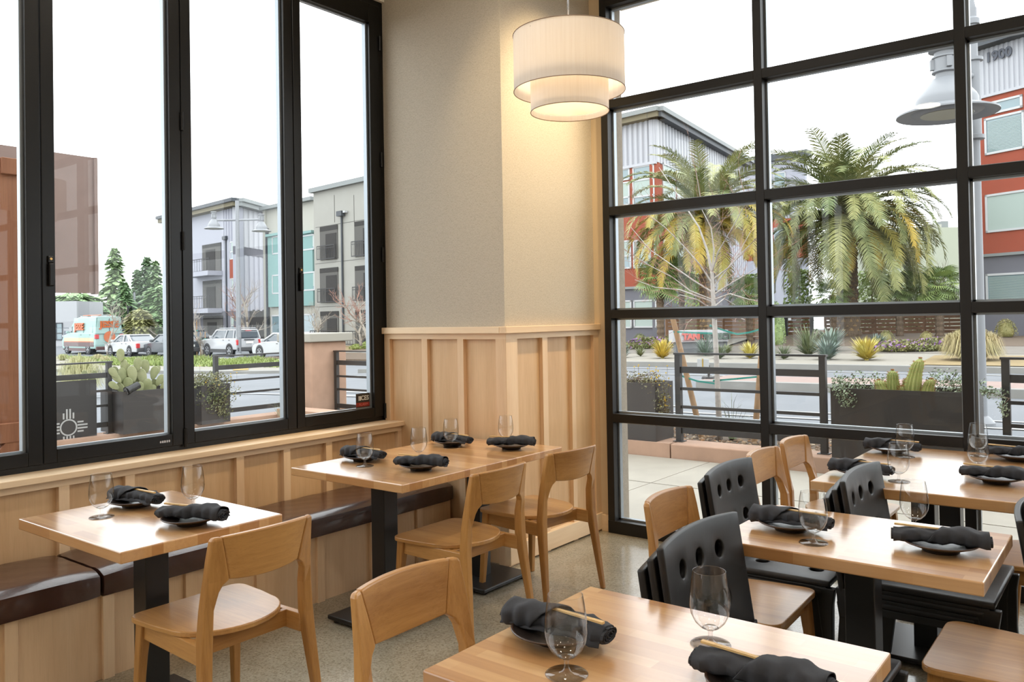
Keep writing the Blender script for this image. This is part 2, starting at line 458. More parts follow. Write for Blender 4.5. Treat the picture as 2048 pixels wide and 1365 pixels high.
def plane_y(x, y, z):
    """text plane on a wall y = const, read from -y (right is +x)"""
    return Matrix(((1, 0, 0, x), (0, 0, -1, y), (0, 1, 0, z), (0, 0, 0, 1)))
mat('sticker_dark', (52, 48, 44), 0.4); mat('sticker_red', (150, 44, 34), 0.4); mat('sticker_pale', (225, 225, 220), 0.5); mat('sticker_salmon', (205, 110, 98), 0.5)
st = thing('alarm_sticker', 'small dark alarm sticker with red band stuck on the folding window glass', 'sticker', (WX-0.0385, 3.7, 0.92))
box('sticker_sheet', 'sticker_dark', (0, -0.055, 0.0), (0.0012, 0.075, 0.094), st)
box('red_band', 'sticker_red', (0.0012, -0.055, 0.006), (0.0017, 0.075, 0.034), st)
text_mesh('lettering', 'CES', 0.042, 'sticker_pale', st, plane_x(0.0022, 0.022, 0.062), bold=0.001)
text_mesh('lettering', 'ALARM', 0.026, 'sticker_salmon', st, plane_x(0.0022, 0.010, 0.020))
MB().box((0.0012, -0.033, 0.047), (0.002, -0.027, 0.077)).box((0.0012, -0.024, 0.047), (0.002, -0.012, 0.077)).build('emblem', 'sticker_pale', st)

# ---- right grid window: mullions, transoms and panes
w2 = structure(box('window_2', 'mullion_black', (-2.986, WY, 0), (7.2, WY+0.11, 0.085)))
XS = [-2.959] + [-1.860+1.1025*i for i in range(0, 9)]
ZS = [0.798, 1.516, 2.231, 2.976, 3.690]
for i, x in enumerate(XS):
    box('mullion', 'mullion_black', (x-0.0265, WY, 0.085), (x+0.0265, WY+0.12, 3.73), w2, 0.002)
for i in range(len(XS)-1):
    for j, z in enumerate(ZS):
        box('transom', 'mullion_black', (XS[i]+0.0265, WY+0.0006, z-0.029), (XS[i+1]-0.0265, WY+0.118, z+0.029), w2, 0.002)
    for j in range(5):
        z0 = 0.085 if j == 0 else ZS[j-1]+0.029
        z1 = ZS[j]-0.029
        pn = box('pane', 'window_glass', (XS[i]+0.0265, WY+0.080, z0), (XS[i+1]-0.0265, WY+0.088, z1), w2)
        st_ = MB(); xa, xb = XS[i]+0.0265, XS[i+1]-0.0265; t = 0.012
        for a, b in (((xa, WY+0.065, z0), (xa+t, WY+0.10, z1)), ((xb-t, WY+0.065, z0), (xb, WY+0.10, z1)),
                     ((xa, WY+0.065, z0), (xb, WY+0.10, z0+t)), ((xa, WY+0.065, z1-t), (xb, WY+0.10, z1))):
            st_.box(a, b)
        st_.build('glazing_bead', 'gasket' , pn)

# ---- bench along the left wall
bn = thing('banquette', 'pale maple banquette with vertical battens along the folding window wall', 'bench', (-3.53, 0, 0))
box('front_panel', 'maple_z', (-0.02, -5.9, 0.0), (0.0, F1-0.033, 0.352), bn)
box('seat_board', 'maple_y', (-0.455, -5.9, 0.335), (-0.02, F1-0.033, 0.352), bn)
for i in range(-9, 7):
    y = 1.690+0.377*i
    box('batten', 'maple_z', (0, y-0.024, 0.0), (0.018, y+0.024, 0.352), bn, 0.0015)
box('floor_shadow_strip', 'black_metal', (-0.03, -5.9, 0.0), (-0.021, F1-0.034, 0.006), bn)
def cushion(name, y0, y1, label):
    """leather pad with puffed top and pinched corners"""
    ny, nx = max(10, int((y1-y0)/0.05)), 12
    x0, x1 = -3.985, -3.495
    bm_ = MB(); rings = []
    for i in range(ny+1):
        t = i/ny; y = y0+(y1-y0)*t
        e = min(t, 1-t)*(y1-y0)
        pinch = 0.012*math.exp(-e/0.03)
        top = 0.460+0.012*(1-math.exp(-e/0.07))
        r = []
        for j in range(nx+1):
            s = j/nx; x = x0+pinch+(x1-x0-2*pinch)*s
            ex = min(s, 1-s)*(x1-x0)
            z = top-0.020*math.exp(-ex/0.018)+0.003*sin(31*y+4*s)*sin(9*s*pi)*0.6
            r.append((x, y, z))
        fx = x1-pinch
        for z in (0.43, 0.40, 0.375, 0.358): r.append((fx+0.004*sin((z-0.355)*30), y, z))
        r.append((fx-0.012, y, 0.3535))
        r.append((x0+pinch+0.01, y, 0.3535)); r.append((x0+pinch, y, 0.40))
        rings.append(r)
    bm_.loft(rings)
    o = bm_.build(name, 'leather', None, smooth='auto')
    return tag(o, label, 'cushion', 'brown leather bench cushions')
cushion('bench_cushion', 1.668, F1-0.034, 'long brown leather seat cushion running up to the corner column')
cushion('bench_cushion', -0.70, 1.652, 'brown leather seat cushion ending in a gap beside the small table')

# ================================================================== FURNITURE
def poly_round(pts, r, n=5):
    """round the corners of a polygon; r may be a list"""
    out = []
    N = len(pts)
    for i, p in enumerate(pts):
        rr_ = r[i] if hasattr(r, '__len__') else r
        p = Vector(p); a = Vector(pts[i-1]); b = Vector(pts[(i+1) % N])
        da = (a-p).normalized(); db = (b-p).normalized()
        if rr_ <= 0: out.append(tuple(p)); continue
        for k in range(n+1):
            t = k/n
            q = (p+da*rr_)*(1-t)**2 + p*2*t*(1-t) + (p+db*rr_)*t*t
            out.append(tuple(q))
    return out
def make_table(label, x0, x1, y0, y1, cols, grain, zt=0.76, th=0.04):
    """butcher-block top on square steel pedestals"""
    t = thing('dining_table', label, 'table', ((x0+x1)/2, (y0+y1)/2, 0))
    lx, ly = (x1-x0)/2, (y1-y0)/2
    box('tabletop', 'block_'+grain, (-lx, -ly, zt-th), (lx, ly, zt), t, 0.004)
    for cx, cy, pl in cols:
        MB().box((cx-0.047, cy-0.047, 0.03), (cx+0.047, cy+0.047, zt-th-0.006)).build('pedestal', 'black_metal', t, bevel=0.004)
        MB().cbox((cx, cy, zt-th-0.004), (0.30, 0.30, 0.007)).build('mounting_plate', 'black_metal', t)
        bp = MB().cbox((cx, cy, 0.026), (pl, pl, 0.022)).build('base_plate', 'black_metal', t, bevel=0.006)
        for sx in (-1, 1):
            for sy in (-1, 1):
                MB().lathe([(0.018, 0.0), (0.018, 0.016)], 10, c=(cx+sx*(pl/2-0.035), cy+sy*(pl/2-0.035), 0)).build('foot', 'black_metal', bp)
    return t
t1 = make_table('small square butcher-block table drawn up to the brown bench, set for two', -3.445, -2.650, 1.315, 1.945, [(0, 0, 0.41)], 'x')
t2 = make_table('long butcher-block table set for four beside the corner column', -3.455, -2.655, 2.59, 3.860, [(0.0, -0.37, 0.41), (0.0, 0.36, 0.41)], 'x')
t3 = make_table('butcher-block table with two settings and an oak chair on its left, black chair stack behind', -1.225, -0.455, 1.246, 1.905, [(0, 0, 0.41)], 'x')
t4 = make_table('butcher-block table between the stacks of black chairs, set for two', -1.150, -0.365, 2.535, 3.130, [(0, 0, 0.41)], 'x')
t5 = make_table('long butcher-block table standing against the grid window, set for four', -1.190, -0.390, 3.655, 4.845, [(0.0, -0.30, 0.41), (0.0, 0.30, 0.41)], 'x', th=0.045)
box('sticker_tag', 'sticker_pale', (0.0475, -0.395, 0.665), (0.0485, -0.365, 0.695), t2)

def make_chair(label):
    """oak side chair, front towards +x: dished seat, four splayed legs, bowed back rail let into the posts"""
    t = thing('dining_chair', label, 'chair')
    # seat
    out = []
    for k in range(19):                      # rear arc
        a = pi/2 + pi*k/18
        out.append((-0.03+0.190*cos(a), 0.214*sin(a)))
    front = poly_round([(0.04, -0.224), (0.213, -0.234), (0.213, 0.234), (0.04, 0.224)], [0, 0.06, 0.06, 0], 8)
    outline = out + front
    sb = MB(); sb.prism(outline, 0.430, 0.450)
    st_ = sb.build('seat', 'oak_x', t, bevel=0.004)
    # rear posts
    for s in (1, -1):
        lv = [  # z, x centre, y inner, y outer, depth
            (0.000, -0.300, 0.222, 0.247, 0.026), (0.20, -0.275, 0.204, 0.238, 0.034), (0.36, -0.255, 0.190, 0.230, 0.042), (0.44, -0.248, 0.184, 0.226, 0.044),
            (0.55, -0.250, 0.179, 0.218, 0.040), (0.610, -0.256, 0.170, 0.214, 0.036), (0.632, -0.259, 0.158, 0.213, 0.033), (0.648, -0.261, 0.138, 0.212, 0.030),
            (0.72, -0.272, 0.153, 0.208, 0.028), (0.785, -0.284, 0.168, 0.203, 0.026), (0.797, -0.286, 0.171, 0.196, 0.022)]
        rings = []
        for z, xc, yi, yo, d in lv:
            bi = 0.040*(1-(yi/0.205)**2) if z > 0.6 else 0.0
            rings.append([(xc-bi-d/2, s*yi, z), (xc-d/2, s*yo, z), (xc+d/2, s*yo, z), (xc-bi+d/2, s*yi, z)])
        MB().loft(rings).build('rear_leg', 'oak_z', t, bevel=0.007, seg=3)
        # front leg
        fl = [(0.0, 0.205, 0.205, 0.027), (0.30, 0.185, 0.192, 0.036), (0.43, 0.172, 0.186, 0.044)]
        MB().loft([[(x-w_/2, s*(y-w_/2), z), (x+w_/2, s*(y-w_/2), z), (x+w_/2, s*(y+w_/2), z), (x-w_/2, s*(y+w_/2), z)] for z, x, y, w_ in fl]).build('front_leg', 'oak_z', t, bevel=0.005)
        MB().loft([[(0.16, s*0.172, 0.365), (0.16, s*0.196, 0.365), (0.16, s*0.196, 0.4295), (0.16, s*0.172, 0.4295)],
                   [(-0.24, s*0.184, 0.362), (-0.24, s*0.210, 0.362), (-0.24, s*0.210, 0.4295), (-0.24, s*0.184, 0.4295)]]).build('side_apron', 'oak_x', t, bevel=0.003)
    box('front_apron', 'oak_y', (0.155, -0.17, 0.375), (0.178, 0.17, 0.4295), t, 0.002)
    box('rear_apron', 'oak_y', (-0.165, -0.186, 0.368), (-0.143, 0.186, 0.4295), t, 0.002)
    # back rail
    rl = []
    N = 14
    for i in range(N+1):
        s = -1+2*i/N; r = []
        prof = [(0.648, 0.138, -0.261), (0.70, 0.149, -0.269), (0.75, 0.160, -0.277), (0.797, 0.171, -0.286)]
        for z, ye, xc in prof:
            y = s*ye; r.append((xc-0.040*(1-(y/0.205)**2)-0.0115, y, z-0.010*(1-s*s) if z < 0.66 else z+0.004*(1-s*s)))
        for z, ye, xc in reversed(prof):
            y = s*ye; r.append((xc-0.040*(1-(y/0.205)**2)+0.0115, y, z-0.010*(1-s*s) if z < 0.66 else z+0.004*(1-s*s)))
        rl.append(r)
    MB().loft(rl).build('back_rail', 'oak_y', t, bevel=0.005, seg=3, smooth='auto')
    return t
oak0 = make_chair('oak dining chair at the small square table by the bench')
place(oak0, (-2.72, 1.705, 0), pi)
def chair(x, y, rz, label):
    return place(copy_tree(oak0), (x, y, 0), rz, label, 'oak dining chairs')
oak0['group'] = 'oak dining chairs'
chair(-2.715, 3.005, pi, 'oak dining chair at the long four-seat table, on the side nearer the small table')
chair(-2.725, 3.665, pi-0.10, 'oak dining chair at the long four-seat table, right beside the corner column')
chair(-1.345, 1.61, 0.0, 'oak dining chair beside the two-setting table with the black chair stack behind')
chair(-1.215, 2.93, 0.03, 'oak dining chair pushed in between two black chair stacks, rail left of the middle table')
chair(-1.285, 4.10, 0.0, 'oak dining chair half hidden behind a two-high black chair stack at the window table')
chair(-1.290, 4.585, 0.0, 'oak dining chair at the window table, tucked in right next to the glass')
chair(-0.345, 2.88, pi, 'oak dining chair across the middle table from the stacks, only its seat in view')
chair(-0.305, 4.13, pi, 'oak dining chair on the far side of the window table behind a black chair stack')

def make_black_chair(label):
    """black stacking chair, front towards +x: bowed perforated back, perforated waterfall seat, plate legs"""
    t = thing('stacking_chair', label, 'chair')
    W, TH = 0.258, 0.022
    cols = [(-W, -0.062), (-0.062, 0.062), (0.062, W)]; cy = [-0.125, 0.0, 0.125]
    def bx(y, z):      # bowed and raked panel
        return -0.215-0.15*(z-0.42)-0.028*(1-(y/W)**2)
    def sheet(rows, cz, ytrim, N=24, R=0.0245, lo=None):
        """front side of a perforated sheet as rings of quads: returns verts2d, faces and boundary loops"""
        vs, fs = [], []
        for (z0, z1), c_z in zip(rows, cz):
            for (a, b), c_y in zip(cols, cy):
                base = len(vs)
                hole, rim = [], []
                q = N//4
                cs = [(b, z0), (b, z1), (a, z1), (a, z0)]
                for k in range(N):
                    i_, f_ = divmod(k, q); f_ /= q
                    p0, p1 = cs[i_], cs[(i_+1) % 4]
                    rim.append((p0[0]+(p1[0]-p0[0])*f_, p0[1]+(p1[1]-p0[1])*f_))
                    an = -pi/4+2*pi*k/N
                    hole.append((c_y+R*cos(an), c_z+R*sin(an)))
                mid = [((h[0]*1.0+r_[0])/2, (h[1]+r_[1])/2) for h, r_ in zip(hole, rim)]
                vs += hole+mid+rim
                for k in range(N):
                    k2 = (k+1) % N
                    fs.append((base+k, base+k2, base+N+k2, base+N+k)); fs.append((base+N+k, base+N+k2, base+2*N+k2, base+2*N+k))
        return vs, fs
    def solid(name, vs, fs, f3, thick, mat_, bev):
        me = bpy.data.meshes.new(name); me.from_pydata([f3(*p) for p in vs], [], fs)
        bm = bmesh.new(); bm.from_mesh(me)
        bmesh.ops.remove_doubles(bm, verts=bm.verts, dist=0.0008)
        bmesh.ops.recalc_face_normals(bm, faces=bm.faces)
        bm.to_mesh(me); bm.free(); me.materials.append(MAT[mat_])
        me.polygons.foreach_set('use_smooth', [True]*len(me.polygons))
        o = bpy.data.objects.new(name, me); link(o, t)
        sd = o.modifiers.new('thick', 'SOLIDIFY'); sd.thickness = thick; sd.offset = 0
        bv = o.modifiers.new('edge', 'BEVEL'); bv.width = bev; bv.segments = 3; bv.limit_method = 'ANGLE'; bv.angle_limit = radians(50)
        dg = bpy.context.evaluated_depsgraph_get(); me2 = bpy.data.meshes.new_from_object(o.evaluated_get(dg))
        o.modifiers.clear(); o.data = me2; me2.name = name
        me2.polygons.foreach_set('use_smooth', [True]*len(me2.polygons)); me2.set_sharp_from_angle(angle=radians(32))
        return o
    zt = 0.80
    rows = [(zt-0.170, zt), (zt-0.345, zt-0.170)]
    vs, fs = sheet(rows, [zt-0.095, zt-0.235], 0)
    solid('back_panel', vs, fs, lambda y, z: (bx(y, z), y, z+0.010*(1-(y/W)**2)*(z-0.43)/0.35), TH, 'lacquer_black', 0.006)
    rows = [(-0.20, 0.02), (0.02, 0.215)]
    vs, fs = sheet(rows, [-0.09, 0.13], 0)
    solid('seat', vs, fs, lambda y, x: (x, y, 0.432), 0.026, 'lacquer_black', 0.009)
    for s in (1, -1):
        for xx, sp in ((0.195, 0.02), (-0.205, -0.05)):
            rings = []
            for z, w_, off in ((0.0, 0.034, sp), (0.22, 0.040, sp*0.4), (0.36, 0.060, 0.0), (0.418, 0.078, 0.0)):
                yo = s*(W-0.003+0.012*(1-z/0.42)); yi = s*(W-0.033+0.012*(1-z/0.42))
                rings.append([(xx+off-w_/2, yi, z), (xx+off+w_/2, yi, z), (xx+off+w_/2, yo, z), (xx+off-w_/2, yo, z)])
            MB().loft(rings).build('leg', 'lacquer_black', t, bevel=0.005)
        MB().loft([[(-0.235, s*(W-0.03), 0.36), (-0.195, s*(W-0.03), 0.36), (-0.195, s*W, 0.36), (-0.235, s*W, 0.36)],
                   [(-0.245, s*(W-0.03), 0.47), (-0.205, s*(W-0.03), 0.47), (-0.205, s*W, 0.47), (-0.245, s*W, 0.47)]]).build('back_bracket', 'lacquer_black', t, bevel=0.004)
        box('side_rail', 'lacquer_black', (-0.20, s*(W-0.028), 0.392), (0.20, s*(W-0.004), 0.42), t, 0.003)
    return t
bc0 = None
def stack(x, y, n, rz, label):
    global bc0
    for k in range(n):
        lab = label + (', topmost of its stack' if k == n-1 else (', bottom of its stack' if k == 0 else ', middle of its stack'))
        if bc0 is None:
            bc0 = make_black_chair(lab); c_ = bc0
        else:
            c_ = copy_tree(bc0)
        place(c_, (x+0.030*k*cos(rz), y+0.030*k*sin(rz), 0.034*k), rz, lab, 'stacked black perforated chairs')
stack(-0.845, 2.250, 3, 0.0, 'black perforated stacking chair behind the front table')
stack(-1.225, 3.435, 2, 0.03, 'black perforated stacking chair between two oak chairs')
stack(-0.700, 3.420, 3, 0.0, 'black perforated stacking chair between middle and window tables')
stack(-0.075, 3.420, 2, 0.0, 'black perforated stacking chair right of the middle table')

# ---- table settings
def make_setting():
    p = thing('plate', '', 'plate')
    MB().lathe([(0.0, 0.006), (0.044, 0.006), (0.046, 0.0), (0.052, 0.0), (0.056, 0.010), (0.080, 0.017), (0.104, 0.026), (0.1065, 0.029), (0.104, 0.030), (0.078, 0.022), (0.05, 0.016), (0.0, 0.0145)], 40).build('dish', 'dark_plate', p, smooth='auto')
    MB().lathe([(0.1025, 0.0265), (0.1072, 0.0285), (0.1070, 0.0308), (0.1035, 0.0310), (0.1005, 0.0292), (0.1025, 0.0265)], 40, cap=False).build('rim', 'plate_rim', p, smooth=True)
    n = thing('napkin', '', 'napkin')
    rng = random.Random(3)
    L = 0.132
    def sect(u, k, N, grow=0.0):
        a = 2*pi*k/N
        pw = 0.75
        cx, cz = cos(a), sin(a)
        w_ = 0.037+0.004*sin(7*u*3.1+1)+grow; h_ = 0.019+0.002*sin(11*u+2)+grow
        y = w_*math.copysign(abs(cx)**pw, cx); z = h_*math.copysign(abs(cz)**pw, cz)
        z += 0.0018*sin(3*a+9*u)+0.0012*sin(5*a-14*u)
        sag = -0.010*max(0, abs(u)-0.55)**1.0*1.3
        return (u*L, y+0.004*sin(4*u), z+0.0205+sag)
    N = 28; rings = []
    for i in range(25):
        u = -1+2*i/24
        rings.append([sect(u, k, N) for k in range(N)])
    roll = MB().loft(rings).build('cloth_roll', 'napkin_cloth', n, smooth='auto')
    # rolled layers at both ends
    for e in (-1, 1):
        sp = MB(); ring = []
        for k in range(46):
            a = k*0.42; r = 1.0-k/60
            q = sect(e, 0, N); ring.append((e*(L+0.0005), 0.035*r*cos(a)+0.004*sin(4*e), 0.0165*r*sin(a)+0.0205-0.006))
        for i in range(45):
            a, b = ring[i], ring[i+1]
            sp.add([a, b, (b[0]+e*0.006, b[1], b[2]), (a[0]+e*0.006, a[1], a[2])], [(0, 1, 2, 3)])
        spo = sp.build('rolled_edge', 'napkin_cloth', n)
        sd = spo.modifiers.new('thick', 'SOLIDIFY'); sd.thickness = 0.0016
    # diagonal wrap lying over the roll
    wr_ = MB(); rings = []
    NU = 16; KA = list(range(-5, 17))
    vs = []; 
    for k in KA:
        t_ = (k+5)/21
        ua = -0.30+0.75*(1-t_)
        for i in range(NU+1):
            u = ua+(0.99-ua)*i/NU
            q = sect(u, k, N, 0.0035+0.0045*max(0, sin(2*pi*k/N))); vs.append(q)
    fs = []
    for a in range(len(KA)-1):
        for i in range(NU):
            o_ = a*(NU+1)+i; fs.append((o_, o_+1, o_+NU+2, o_+NU+1))
    wo = MB().add(vs, fs).build('wrap_fold', 'napkin_cloth', n, smooth=True)
    sd = wo.modifiers.new('thick', 'SOLIDIFY'); sd.thickness = 0.0024; sd.offset = 1
    # hanging lower hem
    hem = MB(); vs = []
    for i in range(13):
        u = -1+2*i/12
        vs += [(u*L*0.98, 0.034, 0.016-0.008*max(0, abs(u)-.55)), (u*L, 0.045+0.005*sin(6*u), 0.006+0.003*sin(9*u)-0.009*max(0, abs(u)-.5))]
    hm = hem.add(vs, [(2*i, 2*i+1, 2*i+3, 2*i+2) for i in range(12)]).build('hem', 'napkin_cloth', n, smooth=True)
    sd = hm.modifiers.new('thick', 'SOLIDIFY'); sd.thickness = 0.003
    c_ = thing('chopsticks', '', 'chopsticks')
    head = MB().box((-0.118, -0.0052, 0.0), (-0.086, 0.0052, 0.0058)).build('joined_head', 'bamboo', c_, bevel=0.001)
    for s in (-1, 1):
        MB().loft([[(-0.086, s*0.0026-0.0022, 0.0006), (-0.086, s*0.0026+0.0022, 0.0006), (-0.086, s*0.0026+0.0022, 0.0052), (-0.086, s*0.0026-0.0022, 0.0052)],
                   [(0.075, s*0.0026-0.0018, 0.0006), (0.075, s*0.0026+0.0018, 0.0006), (0.075, s*0.0026+0.0018, 0.0042), (0.075, s*0.0026-0.0018, 0.0042)]]).build('stick', 'bamboo', c_)
    return p, n, c_
def make_glass():
    g = thing('water_glass', '', 'glass')
    outer = [(0.0105, 0.034), (0.022, 0.040), (0.034, 0.052), (0.0425, 0.070), (0.0452, 0.090), (0.0438, 0.115), (0.0400, 0.145), (0.0365, 0.165)]
    inner = [(0.0357, 0.1652), (0.0391, 0.145), (0.0429, 0.115), (0.0443, 0.090), (0.0416, 0.071), (0.033, 0.0545), (0.020, 0.0445), (0.004, 0.0410)]
    MB().lathe(outer, 40).build('bowl', 'thin_crystal', g, smooth=True)
    g.children[0].data.materials[0] = MAT['thin_crystal']
    # remove the caps of the open bowl
    me = g.children[0].data; bm = bmesh.new(); bm.from_mesh(me)
    bmesh.ops.delete(bm, geom=[f for f in bm.faces if len(f.verts) > 4], context='FACES'); bm.to_mesh(me); bm.free()
    MB().lathe([(0.0362, 0.1645), (0.0368, 0.1650), (0.0364, 0.1656), (0.0358, 0.1650), (0.0362, 0.1645)], 40, cap=False).build('rim', 'crystal', g, smooth=True)
    MB().lathe([(0.0, 0.0), (0.0435, 0.0), (0.0452, 0.0015), (0.0435, 0.0030), (0.018, 0.0050), (0.0085, 0.0090), (0.0050, 0.017), (0.0048, 0.028), (0.0080, 0.034), (0.018, 0.0385), (0.014, 0.041), (0.0, 0.0425)], 36).build('stem', 'crystal', g, smooth=True)
    return g
pl0, nk0, cs0 = make_setting()
gl0 = make_glass()
first = {'s': True, 'g': True}
TZ = 0.76
def setting(x, y, ang, where, flip=False):
    a = radians(ang)
    p, n, c_ = (pl0, nk0, cs0) if first['s'] else (copy_tree(pl0), copy_tree(nk0), copy_tree(cs0))
    first['s'] = False
    place(p, (x, y, TZ), a*0.5, 'round dark glazed plate under a napkin, '+where, 'dark plates under the napkins')
    place(n, (x, y, TZ+0.0245), a, 'rolled charcoal cloth napkin on its plate, '+where, 'rolled charcoal napkins')
    ca = a+radians(-8 if not flip else 172)
    d = -0.012 if not flip else 0.012
    place(c_, (x+d*cos(a), y+d*sin(a)+0.002, TZ+0.0245+0.0405), ca, 'joined bamboo chopsticks tucked into the napkin, '+where, 'bamboo chopsticks')
    return n
def glass(x, y, where):
    g = gl0 if first['g'] else copy_tree(gl0)
    first['g'] = False
    return place(g, (x, y, TZ), random.uniform(0, 6), 'clear stemmed water glass, '+where, 'stemmed water glasses')
A = 'small bench table'
setting(-3.27, 1.690, 190, A+', bench side'); setting(-2.800, 1.655, 24, A+', chair side')
glass(-3.198, 1.515, A+', bench side'); glass(-3.045, 1.806, A+', chair side')
A = 'long column table'
setting(-3.290, 2.93, 186, A+', bench side, away from the column'); setting(-2.848, 2.91, 20, A+', chair side, away from the column')
setting(-3.235, 3.57, 182, A+', bench side, by the column'); setting(-2.858, 3.65, 28, A+', chair side, by the column')
glass(-3.157, 2.821, A+', bench side, away from the column'); glass(-3.077, 3.130, A+', chair side, away from the column')
glass(-3.182, 3.50, A+', bench side, by the column'); glass(-3.000, 3.780, A+', chair side, by the column')
A = 'front table'
setting(-1.085, 1.545, 183, A+', oak chair side'); setting(-0.610, 1.555, 2, A+', right half')
glass(-0.965, 1.405, A+', oak chair side'); glass(-0.789, 1.72, A+', right half')
A = 'middle table'
setting(-0.978, 2.79, 183, A+', oak chair rail side'); setting(-0.518, 2.80, 12, A+', bare seat side')
glass(-0.863, 2.669, A+', oak chair rail side'); glass(-0.637, 3.020, A+', bare seat side')
A = 'window table'
setting(-1.070, 4.60, 185, A+', oak chairs side, by the glass'); setting(-1.035, 3.875, 180, A+', oak chairs side, away from the glass')
setting(-0.515, 4.68, 0, A+', far side, by the glass'); setting(-0.524, 4.03, -3, A+', far side, away from the glass')
glass(-0.985, 4.50, A+', oak chairs side, by the glass'); glass(-0.868, 3.838, A+', oak chairs side, away from the glass')
glass(-0.690, 4.72, A+', far side, by the glass'); glass(-0.628, 4.28, A+', far side, away from the glass')

# ---- pendant lamps: two-tier drum shade
def make_pendant(label):
    t = thing('pendant_lamp', label, 'lamp')
    def shell(r, z0, z1, n=56):
        return MB().loft([[(r*cos(2*pi*k/n), r*sin(2*pi*k/n), z) for k in range(n)] for z in (z0, z1)], True, False)
    a = shell(0.292, -0.125, 0.170).build('outer_shade', 'shade_fabric', t, smooth=True)
    b_ = shell(0.205, -0.235, -0.045).build('inner_shade', 'shade_fabric', t, smooth=True)
    tr_ = MB()
    for r, z in ((0.293, -0.125), (0.293, 0.170)):
        tr_.tube([(r*cos(2*pi*k/56), r*sin(2*pi*k/56), z) for k in range(57)], 0.0022, 6, cap=False)
    tr_.build('hem_ring', 'shade_trim', a)
    tr_ = MB()
    for r, z in ((0.206, -0.235), (0.206, -0.045)):
        tr_.tube([(r*cos(2*pi*k/56), r*sin(2*pi*k/56), z) for k in range(57)], 0.0022, 6, cap=False)
    tr_.build('hem_ring', 'shade_trim', b_)
    sp = MB()
    for k in range(3):
        a_ = 2*pi*k/3+0.4
        sp.tube([(0.02*cos(a_), 0.02*sin(a_), 0.15), (0.292*cos(a_), 0.292*sin(a_), 0.15)], 0.002, 5)
        sp.tube([(0.204*cos(a_), 0.204*sin(a_), -0.055), (0.291*cos(a_), 0.291*sin(a_), -0.055)], 0.002, 5)
    sp.build('spider', 'steel', t)
    MB().lathe([(0.0, -0.205), (0.199, -0.205), (0.199, -0.200), (0.0, -0.200)], 48).build('bottom_diffuser', 'diffuser_glow', t)
    MB().lathe([(0.018, 0.085), (0.020, 0.15), (0.012, 0.16)], 14).build('socket', 'steel', t)
    MB().lathe([(0.0, -0.06), (0.02, -0.05), (0.032, -0.02), (0.028, 0.02), (0.016, 0.085)], 16).build('light_bulb', 'bulb', t, smooth=True)
    MB().tube([(0, 0, 0.155), (0.002, 0.0, 0.5), (-0.001, 0, 0.9), (0, 0, 1.40)], 0.0042, 8).build('cord', 'steel', t, smooth=True)
    return t
# translucent diffuser
m = bpy.data.materials.new('diffuser_glow'); m.use_nodes = True; nt = m.node_tree; MAT['diffuser_glow'] = m
nt.nodes.remove(nt.nodes['Principled BSDF']); tl = nt.nodes.new('ShaderNodeBsdfTranslucent'); tl.inputs[0].default_value = (0.86, 0.8, 0.7, 1)
df = nt.nodes.new('ShaderNodeBsdfDiffuse'); df.inputs[0].default_value = (0.85, 0.8, 0.72, 1); mx = nt.nodes.new('ShaderNodeMixShader'); mx.inputs[0].default_value = 0.6
nt.links.new(df.outputs[0], mx.inputs[1]); nt.links.new(tl.outputs[0], mx.inputs[2])
tp = nt.nodes.new('ShaderNodeBsdfTransparent'); mx2 = nt.nodes.new('ShaderNodeMixShader'); mx2.inputs[0].default_value = 0.6
nt.links.new(mx.outputs[0], mx2.inputs[1]); nt.links.new(tp.outputs[0], mx2.inputs[2]); nt.links.new(mx2.outputs[0], nt.nodes['Material Output'].inputs[0])
def pendant_light(loc, power):
    ld = bpy.data.lights.new('pendant_bulb_light', 'POINT'); ld.energy = power; ld.color = (1.0, 0.80, 0.56); ld.shadow_soft_size = 0.05
    o = bpy.data.objects.new('pendant_bulb_light', ld); o.location = (loc[0], loc[1], loc[2]+0.03); COL.objects.link(o)
pend = make_pendant('cream two-tier drum pendant lamp hanging beside the corner column')
PL = (-2.375, 3.580, 2.815)
place(pend, PL); pendant_light(PL, 6)
pend['group'] = 'drum pendant lamps'
for x, y, lb in ((-2.375, 0.6, 'second'), (0.6, 3.58, 'third'), (3.6, 3.4, 'fourth')):
    p_ = place(copy_tree(pend), (x, y, PL[2]), 0.5, 'cream two-tier drum pendant lamp, %s of the row under the ceiling' % lb)
    pendant_light((x, y, PL[2]), 13)
# added unseen spotlights that make the warm glow on the corner column
def spotlight(label, loc, target, power, size):
    loc, target = Vector(loc), Vector(target); aim = (target-loc).normalized()
    t = thing('added_spotlight', label, 'spotlight', (loc.x, loc.y, CEIL)); c0 = Vector((0, 0, loc.z-CEIL))
    MB().lathe([(0.05, -0.03), (0.05, 0.0), (0.0, 0.0)], 16).build('ceiling_plate', 'black_metal', t)
    MB().tube([(0, 0, -0.02), c0], 0.008, 8).build('stem', 'black_metal', t)
    MB().tube([c0-aim*0.09, c0+aim*0.05], [0.045, 0.045], 18).build('lamp_can', 'black_metal', t, smooth='auto')
    ld = bpy.data.lights.new('added_spot_beam', 'SPOT'); ld.energy = power; ld.color = (1.0, 0.76, 0.44); ld.spot_size = radians(size); ld.spot_blend = 1.0; ld.shadow_soft_size = 0.05
    o = bpy.data.objects.new('added_spot_beam', ld); o.location = loc+aim*0.06; o.rotation_euler = aim.to_track_quat('-Z', 'Y').to_euler(); COL.objects.link(o)
spotlight('added unseen spotlight beside the grid window for the glow on the column', (-2.12, 4.45, 4.10), (-3.10, 4.27, 2.45), 330, 62)
spotlight('added unseen spotlight over the long table for the glow on the column edge', (-2.90, 2.70, 4.10), (-3.00, 3.95, 2.70), 60, 44)
